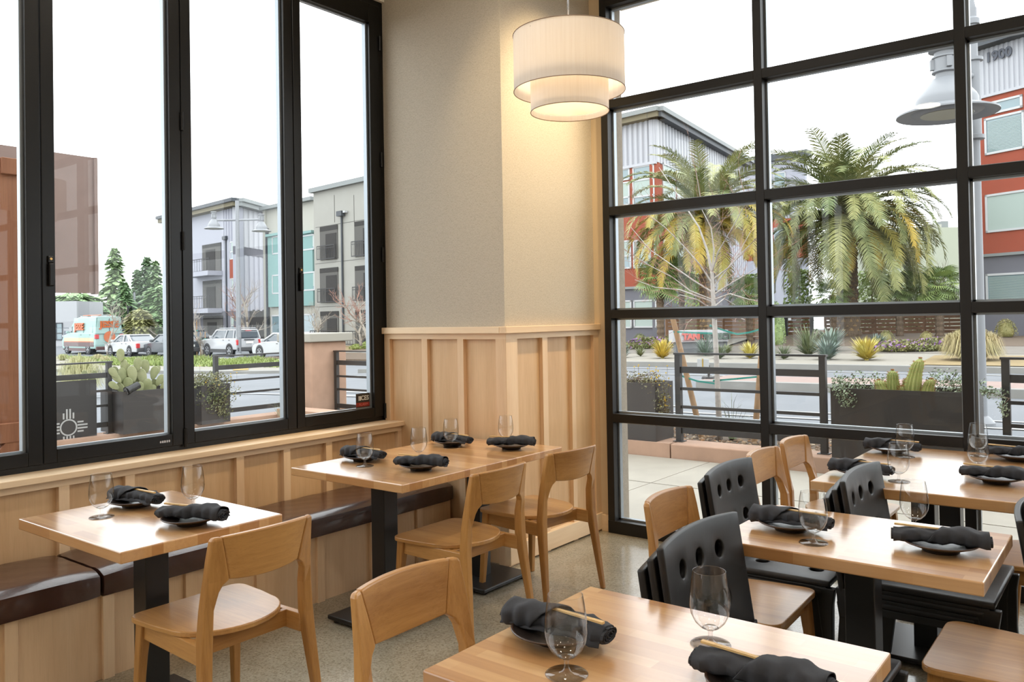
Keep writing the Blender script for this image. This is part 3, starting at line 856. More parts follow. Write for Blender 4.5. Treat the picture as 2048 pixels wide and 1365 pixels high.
# fill lights added out of view to brighten the dining room
dl0 = None
for i, x in enumerate((-2.2, 0.2, 2.6, 5.0)):
    for j, y in enumerate((-4.2, -1.8, 0.6, 2.9)):
        if dl0 is None:
            dl0 = thing('added_fill_light', '', 'ceiling light')
            MB().lathe([(0.0, -0.06), (0.15, -0.06), (0.17, -0.05), (0.17, 0.0), (0.0, 0.0)], 28).build('housing', 'white_ceiling', dl0, smooth='auto')
            MB().lathe([(0.0, -0.066), (0.14, -0.064), (0.145, -0.0605), (0.0, -0.0605)], 28).build('lens', 'fill_lamp', dl0, smooth='auto')
            d_ = dl0
        else: d_ = copy_tree(dl0)
        place(d_, (x, y, CEIL), 0, 'added unseen downlight on the dining room ceiling', 'added fill lights')
        ld = bpy.data.lights.new('fill_light_beam', 'AREA'); ld.shape = 'DISK'; ld.size = 0.30; ld.energy = FILL_W; ld.color = (1.0, 0.95, 0.88); ld.spread = radians(170)
        lo_ = bpy.data.objects.new('fill_light_beam', ld); lo_.location = (x, y, CEIL-0.075); COL.objects.link(lo_)
# ================================================================== OUTSIDE
H_, V_ = 0.30, 0.46           # albedo of level and upright surfaces against the bright overcast sky
mat('asphalt', (176, 181, 188), 0.85, var=0.10, vs=0.8, k=H_, bmp=0.3, bs=60)
mat('paving', (214, 205, 188), 0.6, var=0.10, vs=2.2, k=0.44)
mat('peach_concrete', (228, 186, 158), 0.85, var=0.10, vs=5, k=0.46, bmp=0.2, bs=25)
mat('peach_cap', (205, 200, 186), 0.8, k=V_)
mat('road_paint', (245, 245, 242), 0.7, k=0.34)
mat('yellow_paint', (235, 195, 90), 0.7, k=0.34)
mat('kerb_concrete', (205, 203, 196), 0.85, var=0.06, vs=3, k=0.34)
mat('red_pavers', (222, 190, 178), 0.85, var=0.10, vs=8, k=0.32)
mat('granite_fines', (224, 216, 200), 0.9, var=0.08, vs=6, k=H_)
mat('sidewalk', (188, 178, 165), 0.7, var=0.08, vs=1.5, k=H_)
mat('mulch', (150, 126, 102), 0.95, var=0.3, vs=14, k=0.32, bmp=0.6, bs=30)
mat('dry_grass_soil', (214, 186, 130), 0.95, var=0.15, vs=5, k=0.32)
mat('gravel_bed', (120, 98, 76), 0.95, var=0.35, vs=60, k=0.35)
for i, c in enumerate(((176, 146, 112), (140, 112, 86), (206, 186, 158), (118, 96, 78), (190, 140, 92))):
    mat('pebble_%d' % i, c, 0.8, k=0.5)
mat('planter_steel', (86, 78, 74), 0.5, var=0.08, vs=3, k=0.24)
mat('rail_steel', (58, 54, 52), 0.5, k=0.42)
mat('lamp_grey', (196, 200, 206), 0.45, k=0.36)
mat('lamp_lens', (214, 214, 196), 0.3, k=V_)
def leafmat(name, c0, c1, rough=0.6, k=0.5, tr=0.25):
    m, nt, b = base_mat(name, c0, rough, k=k)
    oi = nt.nodes.new('ShaderNodeObjectInfo')
    v = coords(nt, (1, 1, 1)); n = noise(nt, v, 2.6, 4)
    a = tuple(x*k for x in lin(c0)[:3])+(1,); b_ = tuple(x*k for x in lin(c1)[:3])+(1,)
    ad = nt.nodes.new('ShaderNodeMath'); ad.operation = 'MULTIPLY_ADD'
    nt.links.new(oi.outputs['Random'], ad.inputs[0]); ad.inputs[1].default_value = 0.5; nt.links.new(n, ad.inputs[2])
    r = ramp(nt, ad.outputs[0], [(0.4, a), (1.0, b_)])
    nt.links.new(r.outputs[0], b.inputs['Base Color'])
    return m
leafmat('palm_green', (118, 138, 84), (186, 186, 116), k=0.55)
leafmat('palm_yellow', (214, 178, 66), (180, 172, 84), k=0.60)
leafmat('fan_green', (96, 124, 80), (156, 178, 98), k=0.75)
leafmat('yucca_yellow', (238, 206, 84), (222, 214, 120), k=0.60)
leafmat('agave_blue', (118, 140, 138), (150, 168, 150), k=0.55)
leafmat('yucca_green', (126, 142, 104), (158, 166, 116), k=0.50)
leafmat('dry_blade', (206, 184, 132), (182, 178, 120), k=0.62)
leafmat('groundcover', (148, 178, 84), (190, 202, 116), k=0.50)
leafmat('shrub_green', (116, 132, 78), (164, 154, 92), k=0.6)
leafmat('cactus_green', (142, 152, 98), (180, 184, 134), k=0.52)
leafmat('feather_grass', (206, 196, 150), (186, 188, 132), k=0.7)
leafmat('column_cactus', (128, 144, 76), (168, 174, 98), k=0.8)
leafmat('succulent_grey', (142, 166, 132), (186, 196, 160), k=0.55)
leafmat('trailing_green', (124, 138, 84), (168, 156, 122), k=0.5)
leafmat('conifer', (112, 140, 106), (150, 172, 124), k=0.95)
leafmat('broadleaf', (112, 150, 104), (150, 176, 120), k=0.75)
leafmat('willow', (178, 178, 116), (160, 160, 108), k=0.75)
mat('palm_trunk', (132, 112, 92), 0.95, var=0.35, vs=18, k=0.5, bmp=0.8, bs=30)
mat('palm_stub', (172, 140, 96), 0.9, var=0.3, vs=10, k=0.5)
mat('bark_white', (212, 204, 196), 0.85, var=0.18, vs=22, k=0.55)
mat('bark_pale', (196, 184, 168), 0.85, var=0.2, vs=10, k=0.5)
mat('bark_brown', (128, 104, 84), 0.9, var=0.3, vs=10, k=0.5)
mat('twig_red', (196, 150, 132), 0.85, k=0.5)
mat('stake_wood', (198, 160, 120), 0.8, var=0.15, vs=9, k=0.5)
mat('tie_green', (62, 166, 152), 0.6, k=0.6)
mat('spine_orange', (214, 160, 104), 0.8, k=0.6)
mat('petal_purple', (186, 140, 206), 0.8, k=0.6)
mat('petal_yellow', (240, 200, 60), 0.8, k=0.6)
mat('hydrant_yellow', (246, 208, 40), 0.5, k=0.55)
mat('fence_board', (156, 118, 90), 0.85, var=0.18, vs=3, k=0.62)
mat('wall_red', (190, 92, 66), 0.85, var=0.04, vs=2, k=V_)
mat('wall_grey', (138, 138, 148), 0.85, k=V_)
mat('corrugated_white', (224, 226, 234), 0.5, k=V_)
mat('corrugated_lilac', (202, 204, 218), 0.5, k=V_)
mat('lilac_plain', (204, 206, 220), 0.7, k=V_)
mat('soffit_olive', (150, 140, 112), 0.8, k=V_)
mat('fascia', (166, 172, 172), 0.6, k=V_)
mat('fascia_dark', (82, 88, 96), 0.6, k=V_)
mat('win_frame', (240, 242, 244), 0.5, k=V_)
mat('win_glass_far', (150, 176, 184), 0.08, k=0.5, spec=0.8)
mat('win_blind', (208, 226, 218), 0.5, k=V_)
mat('cream_wall', (222, 228, 204), 0.85, k=V_)
mat('ivory_wall', (226, 224, 212), 0.85, k=V_)
mat('teal_wall', (162, 206, 202), 0.8, k=V_)
mat('beige_wall', (203, 201, 192), 0.85, var=0.03, vs=1.0, k=V_)
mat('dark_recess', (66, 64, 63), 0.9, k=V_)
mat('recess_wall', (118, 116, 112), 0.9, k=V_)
mat('rail_dark_far', (62, 62, 66), 0.6, k=V_)
mat('pale_building', (222, 224, 228), 0.7, k=V_)
mat('blue_grey', (150, 160, 170), 0.7, k=V_)
mat('brown_board', (140, 118, 110), 0.7, var=0.06, vs=6, k=0.75)
mat('green_window', (196, 208, 176), 0.4, k=V_)
mat('sign_white', (222, 222, 226), 0.6, k=V_)
mat('sign_grey', (140, 142, 146), 0.7, k=V_)
mat('letter_red', (216, 104, 92), 0.5, k=0.6)
mat('letter_green', (88, 104, 92), 0.5, k=0.6)
mat('letter_dark', (78, 84, 98), 0.5, k=0.6)

# ---- ground
gm = MB(); xs = [-120+i*4 for i in range(44)]; ys = [-30+i*3 for i in range(45)]
idx = {}
for i, x in enumerate(xs):
    for j, y in enumerate(ys):
        idx[i, j] = len(gm.v); gm.v.append((x, y, G(x, y)))
for i in range(len(xs)-1):
    for j in range(len(ys)-1):
        gm.f.append((idx[i, j], idx[i+1, j], idx[i+1, j+1], idx[i, j+1]))
structure(gm.build('ground', 'asphalt', None, smooth=True, fix=False))
def drape(name, edge0, edge1, n, m_, mat_, lift, parent=None, side=0.0):
    """strip of ground between two edge curves (functions t->(x,y)), laid over the terrain"""
    b = MB(); vs = []
    for i in range(n+1):
        a0, a1 = edge0(i/n), edge1(i/n)
        for j in range(m_+1):
            s = j/m_; x = a0[0]+(a1[0]-a0[0])*s; y = a0[1]+(a1[1]-a0[1])*s
            vs.append((x, y, G(x, y)+lift))
    fs = [(i*(m_+1)+j, i*(m_+1)+j+1, (i+1)*(m_+1)+j+1, (i+1)*(m_+1)+j) for i in range(n) for j in range(m_)]
    if side:
        nv = len(vs)
        vs += [(x, y, z-side) for x, y, z in vs]
        W_ = m_+1
        for i in range(n):
            for j in (0, m_):
                a, c_ = i*W_+j, (i+1)*W_+j; fs.append((a, c_, c_+nv, a+nv))
        for j in range(m_):
            for i in (0, n):
                a, c_ = i*W_+j, i*W_+j+1; fs.append((a, c_, c_+nv, a+nv))
    b.add(vs, fs)
    o = b.build(name, mat_, parent)
    if parent is None: structure(o)
    return o
def seg(a, b): return lambda t: (a[0]+(b[0]-a[0])*t, a[1]+(b[1]-a[1])*t)
SL = 0.085                                  # the street runs slightly askew to the room
def st_line(y0, x0, x1): return seg((x0, y0+SL*(x0+7)), (x1, y0+SL*(x1+7)))
def strip(name, ya, yb, mat_, lift, x0=-24, x1=24, side=0.0):
    return drape(name, st_line(ya, x0, x1), st_line(yb, x0, x1), 24, 3, mat_, lift, None, side)
strip('road_line', 11.75, 11.87, 'road_paint', 0.012)
strip('road_line', 12.55, 12.66, 'road_paint', 0.012)
strip('road_line', 19.55, 19.70, 'road_paint', 0.012)
strip('road_line', 21.75, 21.90, 'road_paint', 0.012)
strip('median_kerb', 16.15, 16.40, 'kerb_concrete', 0.16, -7.6, 24, 0.2)
strip('median_paving', 16.40, 17.9, 'red_pavers', 0.16, -7.6, 24, 0.2)
strip('far_kerb', 22.6, 22.9, 'kerb_concrete', 0.15, -24, 24, 0.2)
strip('granite_strip', 22.9, 27.4, 'granite_fines', 0.15, -24, 24, 0.2)
strip('far_sidewalk', 27.4, 30.4, 'sidewalk', 0.16, -24, 24, 0.2)
strip('planting_bed', 30.4, 62, 'mulch', 0.17, -40, 30, 0.2)
drape('driveway', seg((-15.6, 29.0), (-12.6, 29.4)), seg((-20.5, 44), (-15.6, 44)), 4, 8, 'granite_fines', 0.20)
drape('dry_lawn', seg((-4.8, 23.15), (6, 24.0)), seg((-5.0, 26.8), (6, 28.0)), 4, 3, 'dry_grass_soil', 0.17)

# ---- patio and its low walls
PY0 = 7.81; RXL = -10.75
pat = structure(MB().box((-10.7, 5.36, -0.16), (9, PY0, -0.02)).box((-10.7, -14, -0.16), (-4.42, 5.36, -0.02)).build('patio', 'paving'))
k = 0
for ix in range(-9, 8):
    x0 = -3.55+1.45*ix
    if x0 < -10.6 or x0 > 7: continue
    for y0, y1 in ((5.02, 6.55), (6.56, PY0-0.01)):
        if x0+1.44 < -4.4 and y0 < 5.3: y0_ = 5.02
        box('slab', 'paving', (x0+0.004, y0+0.004, -0.03), (x0+1.446, y1-0.004, 0.0), pat)
lw = MB().box((RXL-0.3, PY0, -0.16), (9, PY0+0.36, 0.15))
low = structure(box('wall_patio', 'peach_concrete', (RXL, PY0, -0.16), (-4.0, PY0+0.36, 0.15)))
for x0, x1 in ((-3.99, -0.9), (-0.89, 2.2), (2.21, 5.3), (5.31, 9.0)):
    box('wall_section', 'peach_concrete', (x0, PY0, -0.16), (x1, PY0+0.36, 0.15), low, 0.012)
structure(box('wall_patio_side', 'peach_concrete', (RXL-0.36, -14, -0.2), (RXL, PY0+0.36, 0.06)))

# gravel bed
structure(box('gravel_bed', 'gravel_bed', (-10.5, PY0+0.36, -0.16), (9, 10.7, 0.05)))
rng = random.Random(11)
for c in range(5):
    g = MB()
    for k in range(420):
        x, y = rng.uniform(-6.2, 0.5), rng.uniform(PY0+0.38, 9.9)
        r = rng.uniform(0.012, 0.032); a = rng.uniform(0, 3)
        M_ = T(x, y, 0.055, a)
        g.add([(-r, -r*.6, 0), (r, -r*.7, 0), (r*.8, r*.6, 0), (-r*.9, r*.7, 0), (-r*.5, -r*.3, r*.7), (r*.5, -r*.3, r*.8), (r*.4, r*.3, r*.7), (-r*.5, r*.3, r*.6)],
              [(4, 5, 6, 7), (0, 1, 5, 4), (1, 2, 6, 5), (2, 3, 7, 6), (3, 0, 4, 7)], M_)
    o = g.build('gravel', 'pebble_%d' % c)
    tag(o, ['tan', 'brown', 'pale', 'dark', 'rust'][c]+' river gravel spread behind the peach patio wall', 'gravel', kind='stuff')

# ---- steel planters
def planter(label, x0, x1, y0, y1, z0, z1):
    t = thing('planter_box', label, 'planter', ((x0+x1)/2, (y0+y1)/2, z0))
    lx, ly, h = (x1-x0)/2, (y1-y0)/2, z1-z0
    b = MB(); tk = 0.012
    b.box((-lx, -ly, 0), (lx, -ly+tk, h)).box((-lx, ly-tk, 0), (lx, ly, h)).box((-lx, -ly+tk, 0), (-lx+tk, ly-tk, h)).box((lx-tk, -ly+tk, 0), (lx, ly-tk, h))
    b.build('steel_box', 'planter_steel', t)
    box('soil', 'mulch', (-lx+tk, -ly+tk, 0.02), (lx-tk, ly-tk, h-0.05), t)
    return t
def railing(label, p0, p1, z0, z1, ends=(True, True), thin=2):
    """flat-bar railing between two points: posts, top bar, wide bar, thin bars, wide bottom bar"""
    p0, p1 = Vector((p0[0], p0[1], 0)), Vector((p1[0], p1[1], 0)); d = (p1-p0); L = d.length; a = atan2(d.y, d.x)
    t = thing('patio_railing', label, 'railing', (p0.x, p0.y, z0), a)
    h = z1-z0
    for e, x in zip(ends, (0, L)):
        if e:
            box('post', 'rail_steel', (x-0.03, -0.03, 0), (x+0.03, 0.03, h-0.02), t)
            box('base_flange', 'rail_steel', (x-0.055, -0.055, 0), (x+0.055, 0.055, 0.008), t)
    box('top_bar', 'rail_steel', (-0.04, -0.035, h-0.02), (L+0.04, 0.035, h), t)
    for f0, f1 in ((0.773, 0.845), (0.580, 0.612), (0.375, 0.408), (0.095, 0.165)):
        box('crossbar', 'rail_steel', (0.03, -0.012, h*f0), (L-0.03, 0.012, h*f1), t)
    return t
ry = PY0+0.20
ra, rb = on_y(1358, 800, ry).x, on_y(1647, 800, ry).x
railing('dark steel railing behind the oak chairs, planted between the two planters by the grid window', (ra, ry), (rb, ry), 0.15, 1.10)
rc = on_y(2013, 800, ry).x
railing('dark steel railing to the right of the cactus planter', (rc, ry), (rc+2.6, ry), 0.15, 1.10)
xl = on_y(1311, 840, PY0+0.03).x
pA = planter('brown steel planter with purple-leaved trailing plants beyond the grid window', xl-1.5, xl, PY0+0.03, PY0+0.45, 0.15, 0.775)
xb0, xb1 = on_y(1662, 840, PY0+0.03).x, on_y(1950, 840, PY0+0.03).x
pB = planter('long brown steel planter holding columnar cacti beyond the grid window', xb0, xb1, PY0+0.03, PY0+0.50, 0.15, 0.80)
# left side railings, planters, pillar, along x = RXL
lx_ = RXL-0.18
def ly(px, py=800): return on_x(px, py, lx_).y
railing('dark steel railing carrying the sun-symbol panel beyond the folding window', (lx_, ly(20)), (lx_, ly(218)), 0.06, 1.02, (True, True))
railing('dark steel railing between the trailing-plant planter and the peach pillar', (lx_, ly(432)), (lx_, ly(600)), 0.06, 1.02, (True, False))
pz_ = on_x(660, 760, RXL-0.25)
pilx0, pily0 = RXL-0.55, on_x(612, 760, RXL).y
pil = thing('gate_pillar', 'peach concrete pillar with a pale cap at the patio corner', 'pillar', (RXL-0.2, pily0+0.35, -0.1))
box('shaft', 'peach_concrete', (-0.36, -0.36, 0.0), (0.36, 0.36, 1.27), pil, 0.02)
box('cap', 'peach_cap', (-0.44, -0.44, 1.27), (0.44, 0.44, 1.41), pil, 0.015)
q = on_z(672, 827, 0.02)
railing('dark steel railing running off from the peach pillar', (RXL+0.22, pily0+0.45), (RXL+4.2, pily0+0.45), -0.02, 1.02, (True, True))
# sun-symbol panel hung on the railing
zp = thing('sun_symbol_panel', 'dark steel panel with a cut-out sun symbol hung on the railing', 'sign', (lx_+0.05, 0, 0.0))
ya, yb = ly(60), ly(189)
yc = ly(133, 856); zc = on_x(133, 856, lx_+0.05).z
zt_, zb_ = on_x(150, 762, lx_+0.05).z, on_x(150, 878, lx_+0.05).z
yb = ly(189); ya = 2*yc-yb
box('steel_sheet', 'rail_steel', (0, ya, zb_), (0.008, yb, zt_), zp)
ringb = MB()
R0 = 0.097
for k in range(28):
    a0, a1 = 2*pi*k/28, 2*pi*(k+1)/28
    vs = []
    for r in (R0-0.008, R0+0.010):
        for a in (a0, a1): vs.append((0.010, yc+r*cos(a), zc+r*sin(a)))
    ringb.add(vs, [(0, 1, 3, 2)])
ringb.build('sun_ring', 'road_paint', zp)
for d in range(4):
    for k in range(4):
        off = (k-1.5)*0.040; L0, L1 = R0+0.012, (0.235 if k in (1, 2) else 0.185)
        a = pi/2*d
        M_ = Matrix.Translation((0.009, yc, zc)) @ Matrix.Rotation(a, 4, 'X')
        MB().box((0, L0, off-0.010), (0.002, L1, off+0.010), M_).build('sun_ray', 'road_paint', zp, bevel=0.0)
pC = planter('brown steel planter holding a prickly pear beyond the folding window', lx_-0.32, lx_+0.30, ly(224), ly(352), 0.06, 0.62)
pD = planter('narrow brown steel planter overgrown by trailing plants', lx_-0.30, lx_+0.30, ly(380), ly(437), 0.06, 0.62)
pE = planter('brown steel planter with a prickly pear behind the redwood post', lx_-0.30, lx_+0.30, ly(-160), ly(19), 0.06, 0.62)

# ---- redwood post frame with the brown board
post = thing('redwood_post', 'rough redwood post with cross beam and knee brace just outside the folding window', 'post', (0, 0, 0))
P0 = far(14, 640, 6.0); 
post.location = (P0.x, P0.y, 0)
rzp = atan2(P0.y, P0.x)+pi/2
post.rotation_euler = (0, 0, 0.0)
box('upright', 'redwood_z', (-0.07, -0.10, -0.02), (0.07, 0.10, on_x(0, 318, P0.x).z), post, 0.006)
zt = on_x(0, 318, P0.x).z
box('cross_beam', 'redwood_z', (-0.9, -0.06, zt-0.12), (0.095, 0.06, zt), post, 0.005)
zb = on_x(20, 866, P0.x+0.09).z
box('lower_rail', 'redwood_z', (0.07, -0.9, zb-0.07), (0.11, 0.05, zb+0.07), post, 0.004)
MB().loft([[(0.07, -0.55, 0.05), (0.07, -0.40, 0.05), (0.105, -0.40, 0.05), (0.105, -0.55, 0.05)], [(0.07, 0.0, zb), (0.07, 0.10, zb), (0.105, 0.10, zb), (0.105, 0.0, zb)]]).build('knee_brace', 'redwood_z', post)
bd = thing('brown_board', 'large plain brown board hanging high behind the redwood post', 'board', (0, 0, 0))
XB = P0.x-1.1
b0, b1 = on_x(-40, 450, XB), on_x(188, 450, XB)
zt, zb = on_x(187, 317, XB).z, on_x(187, 587, XB).z
bd.location = (XB, (b0.y+b1.y)/2, zb)
hw = (b1.y-b0.y)/2
box('board_sheet', 'brown_board', (-0.03, -hw, 0), (0.03, hw, zt-zb), bd)
box('edge_trim', 'brown_board', (-0.05, hw-0.015, -0.01), (0.05, hw+0.015, zt-zb), bd)
y_ = on_x(4, 500, XB).y-bd.location.y
box('pale_light', 'green_window', (0.03, y_-0.6, (zt-zb)*0.10), (0.036, y_+0.02, (zt-zb)*0.72), bd)
mp = thing('board_mast', 'dark steel mast carrying the brown board', 'mast', (XB-0.12, on_x(20, 640, XB-0.12).y, G(XB, b0.y)-0.05))
MB().box((-0.05, -0.05, 0), (0.05, 0.05, zt-0.1)).build('mast_tube', 'rail_steel', mp)
MB().box((-0.12, -0.12, 0), (0.12, 0.12, 0.02)).build('foot_plate', 'rail_steel', mp)
# ================================================================== PLANTS
def mesh_obj(name, vs, fs, mat_, parent=None, smooth=False):
    me = bpy.data.meshes.new(name); me.from_pydata(vs, [], fs); me.materials.append(MAT[mat_])
    if smooth: me.polygons.foreach_set('use_smooth', [True]*len(me.polygons))
    return link(bpy.data.objects.new(name, me), parent)
# ---- feather palms
def frond_mesh(name, L, rise, droop, leaf, seed, mat_):
    """pinnate frond along +x: rachis plus two ranks of folded leaflets"""
    rg = random.Random(seed); n = 30; pts = []
    x = z = 0.0; a = rise
    for i in range(n+1):
        pts.append(Vector((x, 0, z))); st = L/n
        x += st*cos(a); z += st*sin(a); a -= droop/n*(0.4+1.5*i/n)
    b = MB(); b.tube(pts, [0.035*(1-i/n)+0.006 for i in range(n+1)], 5)
    M_ = 62
    for j in range(M_):
        t = 0.10+0.90*j/M_; i = min(n-1, int(t*n)); f = t*n-i
        p = pts[i].lerp(pts[i+1], f); d = (pts[i+1]-pts[i]).normalized(); up = Vector((-d.z, 0, d.x))
        ll = leaf*(0.35+0.65*sin(pi*min(1, t*0.95+0.08))**0.6)*rg.uniform(0.85, 1.1)
        for s in (-1, 1):
            side = Vector((0, s, 0))
            dirv = (d*rg.uniform(0.55, 0.8)+side*0.75+up*rg.uniform(0.05, 0.35)).normalized()
            w_ = d*0.022
            q1 = p+dirv*ll*0.5; q2 = p+dirv*ll+Vector((0, 0, -0.18*ll))+d*0.05*ll
            b.add([p-w_, p+w_, q1+w_*1.1, q1-w_*1.1, q2], [(0, 1, 2, 3), (3, 2, 4)])
    me = bpy.data.meshes.new(name); me.from_pydata(b.v, [], b.f); me.materials.append(MAT[mat_])
    return me
FR = [frond_mesh('frond', 4.2, radians(r), radians(dr), 0.62, i, m_) for i, (r, dr, m_) in enumerate(
    ((74, 70, 'palm_green'), (58, 90, 'palm_green'), (42, 104, 'palm_green'), (26, 108, 'palm_green'), (6, 96, 'palm_green'), (-18, 74, 'palm_green')))]
FY = [frond_mesh('frond', 3.9, radians(r), radians(dr), 0.50, i+20, 'palm_yellow') for i, (r, dr) in enumerate(((35, 105), (10, 98), (-12, 78)))]
def feather_palm(label, px, pybase, pycrown, depth, scale, n, trunk_r, seed, yellow=0.0, flare=1.25):
    g = far(px, pybase, depth); zc = far(px, pycrown, depth).z
    t = thing('date_palm', label, 'palm tree', (g.x, g.y, g.z-0.15))
    h = zc-g.z+0.15
    rings = []; N = 18; rg = random.Random(seed)
    lv = int(h/0.22)
    for i in range(lv+1):
        z = h*i/lv; r = trunk_r*(flare-(flare-1)*min(1, z/1.6))*(1.0+0.10*(i % 2))
        rings.append([(r*(1+0.06*sin(k*5+i*2.4))*cos(2*pi*k/N), r*(1+0.06*sin(k*5+i*2.4))*sin(2*pi*k/N), z) for k in range(N)])
    MB().loft(rings).build('trunk', 'palm_trunk', t, smooth=False)
    # diamond leaf scars
    sc_ = MB()
    for i in range(int(h/0.20)):
        for k in range(9):
            a = 2*pi*(k+0.5*(i % 2))/9; z = 0.2+0.20*i; r = trunk_r*(flare-(flare-1)*min(1, z/1.6))
            M_ = Matrix.Translation((r*cos(a), r*sin(a), z)) @ Matrix.Rotation(a, 4, 'Z')
            sc_.add([(0.0, -0.12, 0.0), (0.07, 0, -0.02), (0.0, 0.12, 0.0), (-0.01, 0, 0.13), (0.03, 0, 0.06)], [(0, 1, 4), (1, 2, 4), (2, 3, 4), (3, 0, 4)], M_)
    tag(sc_.build('leaf_scars', 'palm_stub', t), kind='stuff')
    cr = MB()
    for k in range(60):
        a = rg.uniform(0, 2*pi); e = rg.uniform(-0.7, 1.0); l = rg.uniform(0.5, 0.9)*scale
        d = Vector((cos(a)*cos(e), sin(a)*cos(e), sin(e)))
        cr.tube([(0, 0, h-0.2), Vector((0, 0, h-0.1))+d*l], [0.06, 0.03], 4)
    tag(cr.build('frond_bases', 'palm_stub', t), kind='stuff')
    for k in range(n):
        lvl = k/n
        j = min(5, int(lvl**0.8*6)); me = FR[j]
        if rg.random() < yellow*max(0, (lvl-0.25)*1.6): me = FY[min(2, max(0, int((lvl-0.4)*5)))]
        o = bpy.data.objects.new('frond', me); link(o, t)
        o.location = (0, 0, h+0.15*(0.5-lvl)); o.rotation_euler = (rg.uniform(-0.2, 0.2), rg.uniform(-0.16, 0.16), k*2.39996+rg.uniform(-0.2, 0.2))
        sc2 = scale*rg.uniform(0.88, 1.08); o.scale = (sc2,)*3
    return t
feather_palm('big date palm with a thick scarred trunk and wide arching crown by the fence', 1697, 672, 436, 37.0, 1.18, 150, 0.42, 5, 0.30)
feather_palm('yellowing date palm with hanging golden fronds behind the bare staked tree', 1417, 694, 446, 34.0, 1.0, 105, 0.30, 9, 1.3, 1.05)
# ---- fan palms
def fan_leaf_mesh(seed, mat_='fan_green'):
    rg = random.Random(seed); b = MB()
    b.tube([(0, 0, 0), (0.35, 0, 0.08), (0.62, 0, 0.08)], 0.010, 4)
    for k in range(22):
        a = radians(-125+250*k/21); l = 0.55*rg.uniform(0.85, 1.05)
        d = Vector((cos(a), sin(a), 0)); p = Vector((0.62, 0, 0.08)); s = Vector((-d.y, d.x, 0))*0.026
        q = p+d*l*0.6+Vector((0, 0, 0.05)); e = p+d*l+Vector((0, 0, -0.10))
        b.add([p, q-s, q+s, e], [(0, 1, 2), (1, 3, 2)])
    me = bpy.data.meshes.new('fan_leaf'); me.from_pydata(b.v, [], b.f); me.materials.append(MAT[mat_]); return me
FL = [fan_leaf_mesh(i) for i in range(3)]
def fan_palm(label, px, pyb, pyc, depth, n=26, s=1.0, seed=0, r=0.10):
    g = far(px, pyb, depth); h = far(px, pyc, depth).z-g.z; rg = random.Random(seed+40)
    t = thing('fan_palm', label, 'palm tree', (g.x, g.y, g.z-0.1), 0, 'fan palms along the slatted fence')
    rings = []
    for i in range(int(h/0.12)+2):
        z = i*(h+0.1)/(int(h/0.12)+1); q = r*(1.25 if i % 2 else 1.0)
        rings.append([(q*cos(2*pi*k/9+i), q*sin(2*pi*k/9+i), z) for k in range(9)])
    rings = [[(q*1.0*cos(2*pi*k/9), q*sin(2*pi*k/9), rr_[0][2]) for k in range(9)] for rr_ in rings for q in [hypot(rr_[0][0], rr_[0][1])]]
    MB().loft(rings).build('trunk', 'palm_trunk', t)
    for k in range(n):
        o = bpy.data.objects.new('fan_leaf', FL[k % 3]); link(o, t)
        el = 1.1-2.2*k/n
        o.location = (0, 0, h+0.05); o.rotation_euler = (rg.uniform(-.3, .3), -el, k*2.4+rg.uniform(-.2, .2)); o.scale = (s*rg.uniform(.85, 1.15),)*3
    return t
fan_palm('fan palm beside the grey wall, left of the lettered sign', 1322, 690, 560, 34, 30, 1.0, 1, 0.14)
fan_palm('fan palm between the bare tree and the wooden gate', 1500, 682, 590, 35, 34, .95, 2, 0.13)
fan_palm('fan palm with a slim dark trunk just left of the big date palm', 1667, 676, 590, 36, 32, .85, 3, 0.13)
fan_palm('short-crowned fan palm right of the big date palm with a shaggy trunk', 1800, 682, 575, 36, 36, .9, 4, 0.14)
fan_palm('bright fan palm with a ragged trunk near the grass clump', 1880, 684, 570, 35, 40, 1.0, 5, 0.16)
fan_palm('fan palm half hidden behind the golden fronds by the red wall', 1365, 684, 545, 36, 34, .95, 6, 0.12)
# ---- rosettes
def blade_rosette(name, label, px, py, wpx, mat_, n=70, wid=0.05, seed=0, up=0.5, cat='plant', group=None, tuft=False, arch=0.25):
    g = on_g(px, py, 0.15); d = (g-CAM).dot(FWD); R = wpx/2*d/FPX*1.12; rg = random.Random(seed)
    b = MB(); n = int(n*1.5)
    for k in range(n):
        a = rg.uniform(0, 2*pi); el = rg.uniform(0.08, 1.45)**0.9; l = R*rg.uniform(0.8, 1.08)/max(0.55, cos(min(el, 0.9)))*(0.85 if not tuft else 1.0)
        d0 = Vector((cos(a)*cos(el), sin(a)*cos(el), sin(el)+up*0.25)).normalized(); s = Vector((-sin(a), cos(a), 0))*wid*R*0.5
        p = Vector((cos(a)*R*0.06, sin(a)*R*0.06, 0.02)); m1 = p+d0*l*0.55; e = p+d0*l+Vector((cos(a), sin(a), 0))*l*arch*0.3-Vector((0, 0, arch*l*0.45))
        b.add([p-s*0.8, p+s*0.8, m1+s, m1-s, e], [(0, 1, 2, 3), (3, 2, 4)])
    t = thing(name, label, cat, g, 0, group)
    tag(b.build('leaves', mat_, t, fix=False), kind='stuff')
    MB().lathe([(R*0.12, -0.03), (R*0.10, 0.05*R), (R*0.02, 0.16*R)], 8).build('crown', mat_, t)
    return t
blade_rosette('yellow_yucca', 'golden yellow yucca clump in front of the lettered sign', 1325, 717, 58, 'yucca_yellow', 110, 0.09, 1, group='golden yuccas')
blade_rosette('yellow_yucca', 'golden yellow yucca clump behind the right tree stake', 1500, 717, 50, 'yucca_yellow', 90, 0.09, 2, group='golden yuccas')
blade_rosette('yellow_yucca', 'largest golden yellow yucca clump, alone on the pale granite strip', 1733, 721, 72, 'yucca_yellow', 130, 0.09, 3, group='golden yuccas')
blade_rosette('blue_agave', 'blue-grey agave rosette at the foot of the big date palm', 1755, 698, 46, 'agave_blue', 60, 0.16, 4, 0.6, group='agaves and yuccas')
